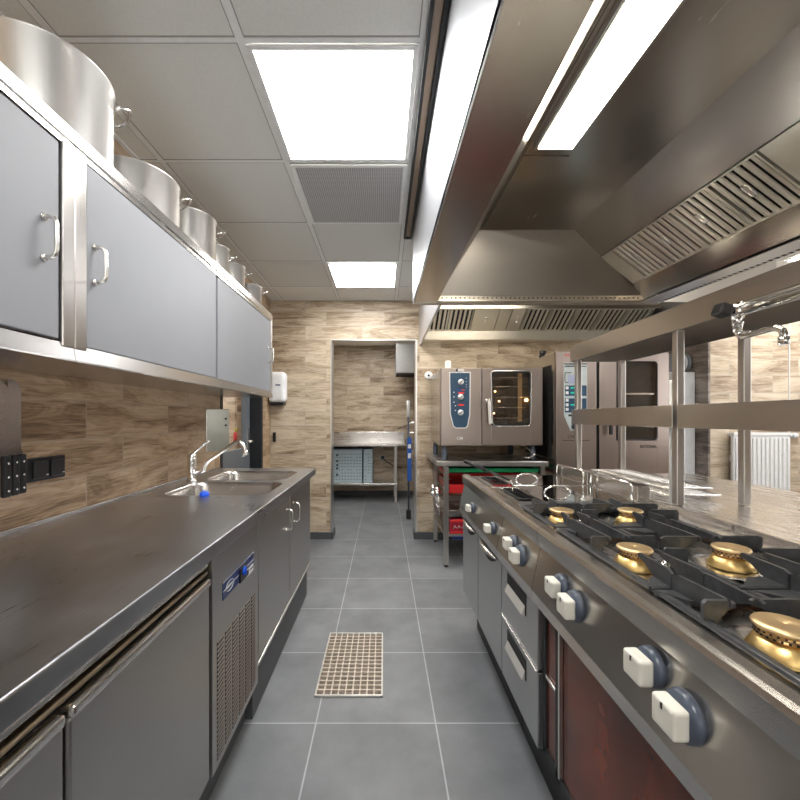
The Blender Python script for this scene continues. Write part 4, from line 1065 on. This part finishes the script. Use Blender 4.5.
m = MB(); m.tube([(1.475,TY-.005,1.625),(1.430,TY-.005,1.625),(1.425,TY-.005,1.61),(1.425,TY-.005,1.56),(1.43,TY-.005,1.545),(1.45,TY-.005,1.545)], .003, 6); m.build('bracket_line', BLACK, cp)
MB().box(1.450,1.545,TY-.006,TY-.004,1.535,1.605).build('screen', plain('screen', (.45,.50,.70), .2), cp)
m = MB()
m.box(1.425,1.595,TY-.0055,TY-.004,1.435,1.520,.0005); m.box(1.425,1.595,TY-.0055,TY-.004,1.300,1.415,.0005); m.build('display_block', NAVY, cp)
m = MB()
for z in (1.500, 1.460, 1.400, 1.362, 1.325): m.box(1.430, 1.452, TY-.011, TY-.0055, z-.012, z+.012, .002)
m.build('buttons', WHITE, cp)
m = MB()
for z in (1.500, 1.460, 1.362): m.box(1.470, 1.525, TY-.0062, TY-.0055, z-.006, z+.006)
m.build('green_readout', LEDG, cp)
m = MB(); m.box(1.453,1.490,TY-.0055,TY-.004,1.268,1.284); m.box(1.475,1.495,TY-.0055,TY-.004,1.222,1.228); m.build('panel_marks', BLACK, cp)
MB().lathe([(0,0),(.026,0),(.025,-.015),(.018,-.02),(0,-.02)], (1.502, TY-.004, 1.187), 'y', 24).build('dial', GREYDOT, cp)
text('lettering', 'CPC', .034, BLACK, cf, (1.480, TY-.001, 1.100), ROT_FRONT)
MB().box(1.41,1.62,TY-.001,TY,1.070,1.074).build('line', BLACK, cf)
wx0, wx1, wz0, wz1 = 1.838, 2.152, 1.075, 1.715
m = MB(); m.box(1.698, wx0, TY, TY+.044, TZ0, TZ1-.012, .003); m.box(wx1, TX1, TY, TY+.044, TZ0, TZ1-.012, .003); m.box(wx0, wx1, TY, TY+.044, wz1, TZ1-.012); m.box(wx0, wx1, TY, TY+.044, TZ0, wz0)
door = m.build('door', ST_OVEN, t)
MB().box(1.676, 1.697, TY+.02, TY+.044, TZ0, TZ1-.012).build('door_gap', BLACK, t)
MB().box(wx0, wx1, TY+.004, TY+.010, wz0, wz1).build('window_pane', OVGLASS, door)
MB().box(wx0, wx1, TY+.035, TY+.044, wz0, wz1).build('cavity', plain('dark_cavity', (.045,.05,.055), .3, .5), door)
m = MB(); m.tube([(x, TY-.001, z) for x, z in ((wx0,wz1),(wx1-.02,wz1),(wx1,wz1-.02),(wx1,wz0+.02),(wx1-.02,wz0),(wx0,wz0))], .006, 6, closed=True); m.build('window_trim', BLACK, door)
m = MB(); m.box(wx0, wx1, TY+.012, TY+.034, 1.445, 1.46, .002); m.build('shelf_edge', HANDLE, door)
m = MB(); m.box(1.755,1.782,TY-.05,TY-.028,1.12,1.30,.008,seg=3); m.lathe([(0,0),(.018,0),(.018,-.03),(0,-.03)], (1.768, TY, 1.27), 'y', 16); m.build('handle', BLACK, door)
text('lettering', 'RATIONAL', .034, BLACK, door, (2.085, TY-.001, 1.022), ROT_FRONT, bold=.0006, sx=.8)
t.location = (1.424, 3.25, 0); t.scale = (1.048, 1.0, 1.012)  # oven pushed back along the line of sight, stretched to keep its image size
t = thing('vent_cap', 'black round cap on top of the taller combi oven', 'cap', (1.49, 3.6, 1.823))
MB().lathe([(0,0),(.028,0),(.028,.035),(0,.035)], (1.49, 3.70, 1.823), seg=20).build('base', BLACK, t)
MB().tube([(1.49,3.7,1.853),(1.495,3.7,1.898)], [.020,.034], 16).build('head', BLACK, t)

# tall white fridge with plate rack, behind on the right
t = thing('white_fridge', 'tall white refrigerator behind the island posts, left of the pillar', 'fridge', (2.72, 3.9, 0))
MB().box(2.60, 2.812, 3.59, 4.09, .02, 1.69, .008).build('body', WHITEP, t)
MB().box(2.602, 2.810, 3.55, 3.587, .05, 1.685, .008).build('door', WHITE, t)
MB().box(2.63, 2.79, 3.62, 4.05, 0, .02).build('plinth', BLACK, t)
for k in range(5):
    pt = MB().lathe([(0,0),(.045,0),(.055,.006),(.085,.014),(.087,.018),(.05,.010),(0,.007)], (2.64+.034*k, 3.66, 1.69+.0873), 'x', 36)
    tag(pt.build('plate', WHITE if k % 2 else plain('grey_plate', (.25,.27,.30), .3), None), ['leftmost plate standing on edge on the white refrigerator','second plate from the left standing on the white refrigerator','middle plate of five standing on the white refrigerator','fourth plate from the left standing on the white refrigerator','rightmost plate on the white refrigerator, next to the pillar'][k], 'plate', 'plates standing on the refrigerator')
t = thing('radiator', 'white ribbed panel radiator on the wood-tiled pillar at right', 'radiator', (3.23, 3.37, .5))
m = MB(); m.box(2.97, 3.45, 3.345, 3.375, .53, 1.135, .006); m.build('panel', WHITEP, t)
m = MB()
for k in range(13): x = 2.985+.0365*k; m.box(x, x+.022, 3.335, 3.346, .56, 1.10, .004)
m.build('ribs', WHITEP, t)
MB().box(2.965, 3.455, 3.335, 3.40, 1.12, 1.145, .004).build('top_cover', WHITEP, t)
MB().cyl((3.45,3.37,1.12), (3.50,3.37,1.12), .013).cyl((3.49,3.37,1.12), (3.53,3.37,1.12), .022).build('valve', WHITE, t)
MB().box(3.0, 3.04, 3.375, 3.42, .9, .95).box(3.38, 3.42, 3.375, 3.42, .9, .95).build('bracket', WHITEP, t)
tag(MB().tube([(1.141, 1.562, ST+.001), (1.141, 1.562, 1.42)], .0075, 12).build('white_tube', WHITE), 'thin white tube standing on the island against the shelf post', 'tube')

# ------------------------------------------------------------------ utility room
t = thing('utility_table', 'stainless table with raised back edge in the room behind the doorway', 'table', (-.6, 6.2, 0))
MB().box(-1.40, .225, 5.88, 6.44, .845, .88, .004).build('tabletop', ST_X, t)
MB().box(-1.40, .345, 6.42, 6.455, .88, 1.045, .004).build('backsplash', ST_X, t)
m = MB(); m.box(-1.38, .205, 5.92, 6.42, .255, .285, .003); m.build('lower_shelf', ST_X, t)
for x in (-1.37, .165):
    for y in (5.93, 6.37):
        MB().box(x, x+.04, y, y+.04, .0, .844, .003).build('leg', ST_Z, t)
m = MB(); m.box(.225, .345, 5.88, 6.44, .855, .88, .003); m.build('side_flap', ST_X, t)
def bcrate(x0, x1, lab):
    t = thing('plastic_crate', lab, 'crate', ((x0+x1)/2, 6.1, .286))
    m = MB(); m.box(x0, x1, 6.0, 6.38, .286, .795, .006); m.build('body', CRATE, t)
    m = MB(); n = max(1, int((x1-x0)/.045))
    for i in range(n):
        for k in range(9):
            if random.random() < .85: m.box(x0+.02+.045*i, x0+.045+.045*i, 5.9985, 6.001, .33+.048*k, .342+.048*k)
    m.build('slots', plain('crate_slot', (.16,.20,.23), .6), t)
    m = MB()
    if n > 3:
        for z in (.39, .49, .54, .60, .69): m.box(x0+.30, x0+.33, 5.998, 6.001, z, z+.028)
        m.build('grip_holes', SLOT, t)
bcrate(-1.02, -.325, 'pale blue-grey plastic crate on edge on the utility room shelf, the wide one')
bcrate(-.305, -.165, 'narrow pale blue-grey crate beside the wide crate on the utility room shelf')
t = thing('power_socket', 'black wall socket with plugged cable above the shelf in the utility room', 'socket', (.0, 6.48, .62))
MB().lathe([(0,0),(.045,0),(.045,-.02),(0,-.02)], (-.015, 6.499, .62), 'y', 24).build('plate', WHITE, t)
MB().lathe([(0,0),(.032,0),(.026,-.03),(0,-.03)], (-.015, 6.478, .62), 'y', 20).build('plug', BLACK, t)
MB().tube([(-.015,6.45,.61),(.05,6.45,.56),(.16,6.46,.49),(.30,6.47,.44)], .008, 8).build('cord', BLACK, t)
t = thing('extractor_box', 'grey metal box at the top right inside the utility room', 'box', (.33, 5.9, 2.1))
MB().box(.185, .498, 5.75, 6.20, 1.93, 2.455, .006).build('housing', plain('grey_metal', (.30,.30,.29), .4, .4), t)
MB().box(.195, .49, 5.76, 6.19, 1.915, 1.929).build('grille', SLOT, t)
t = thing('floor_squeegee', 'long-handled squeegee with white grip leaning inside the doorway', 'squeegee', (.30, 5.0, 0))
MB().tube([(.315,4.95,.12),(.315,5.0,1.35)], .012, 10).build('pole', GREYDOT, t)
MB().tube([(.315,4.998,1.28),(.315,5.006,1.49)], .021, 12).build('grip', WHITE, t)
MB().box(.285,.345,4.93,4.97,.005,.12,.01).build('head', RUBBER, t)
t = thing('blue_holder', 'narrow blue packet holder hanging inside the utility room doorway', 'holder', (.34, 5.0, .5))
MB().box(.290, .345, 4.80, 4.84, .50, 1.03, .008).build('sleeve', plain('mid_blue', (.015,.10,.42), .4), t)
MB().box(.300,.335,4.797,4.80,.90,.95).box(.300,.335,4.797,4.80,.78,.84).build('label', WHITE, t)
MB().tube([(.32,4.82,1.02),(.32,4.82,1.09),(.50,4.82,1.09)], .008, 8).build('hook', HANDLE, t)
t = thing('grab_bar', 'slanting steel bar on the right wall inside the doorway', 'bar', (.35, 5.2, 1.18))
MB().tube([(.20,5.5,1.12),(.47,5.3,1.235)], .012, 10).tube([(.47,5.3,1.235),(.50,5.3,1.24)], .02, 12).build('bar', HANDLE, t)
tag(MB().tube([(.37,4.6,0),(.37,4.6,.45)], .02, 12).build('table_post', HANDLE), 'short steel post standing just inside the doorway, at right', 'post')

# ------------------------------------------------------------------ camera and world
cd = bpy.data.cameras.new('camera'); cam = bpy.data.objects.new('camera', cd); C.objects.link(cam)
cam.location = (0, 0, FH); cam.rotation_euler = (PI/2, 0, 0)
cd.sensor_width = 36; cd.lens = 394/800*36; cd.shift_x = 16.5/800; cd.shift_y = 18/800
cd.clip_start = .02
bpy.context.scene.camera = cam
ld = bpy.data.lights.new('front_fill_light', 'AREA'); ld.shape = 'RECTANGLE'; ld.size = 2.6; ld.size_y = 1.3; ld.energy = 26; ld.color = (.95,.97,1)  # added fill lamp behind the camera; the wall there has no window
lo = bpy.data.objects.new('front_fill_light', ld); C.objects.link(lo); lo.location = (.2, -2.42, 1.65); lo.rotation_euler = (PI/2, 0, PI)
ld = bpy.data.lights.new('side_fill_light', 'AREA'); ld.shape = 'RECTANGLE'; ld.size = 2.4; ld.size_y = 1.2; ld.energy = 16; ld.color = (.95,.97,1)  # second added fill lamp, in front of the closed right wall
lo = bpy.data.objects.new('side_fill_light', ld); C.objects.link(lo); lo.location = (4.42, 1.4, 1.6); lo.rotation_euler = (PI/2, 0, PI/2)
w = bpy.data.worlds.new('world'); bpy.context.scene.world = w; w.use_nodes = True
w.node_tree.nodes['Background'].inputs[0].default_value = (.8,.85,.9,1); w.node_tree.nodes['Background'].inputs[1].default_value = .3
vs = bpy.context.scene.view_settings
vs.view_transform = 'Standard'; vs.look = 'None'; vs.gamma = 1; vs.exposure = 0.95
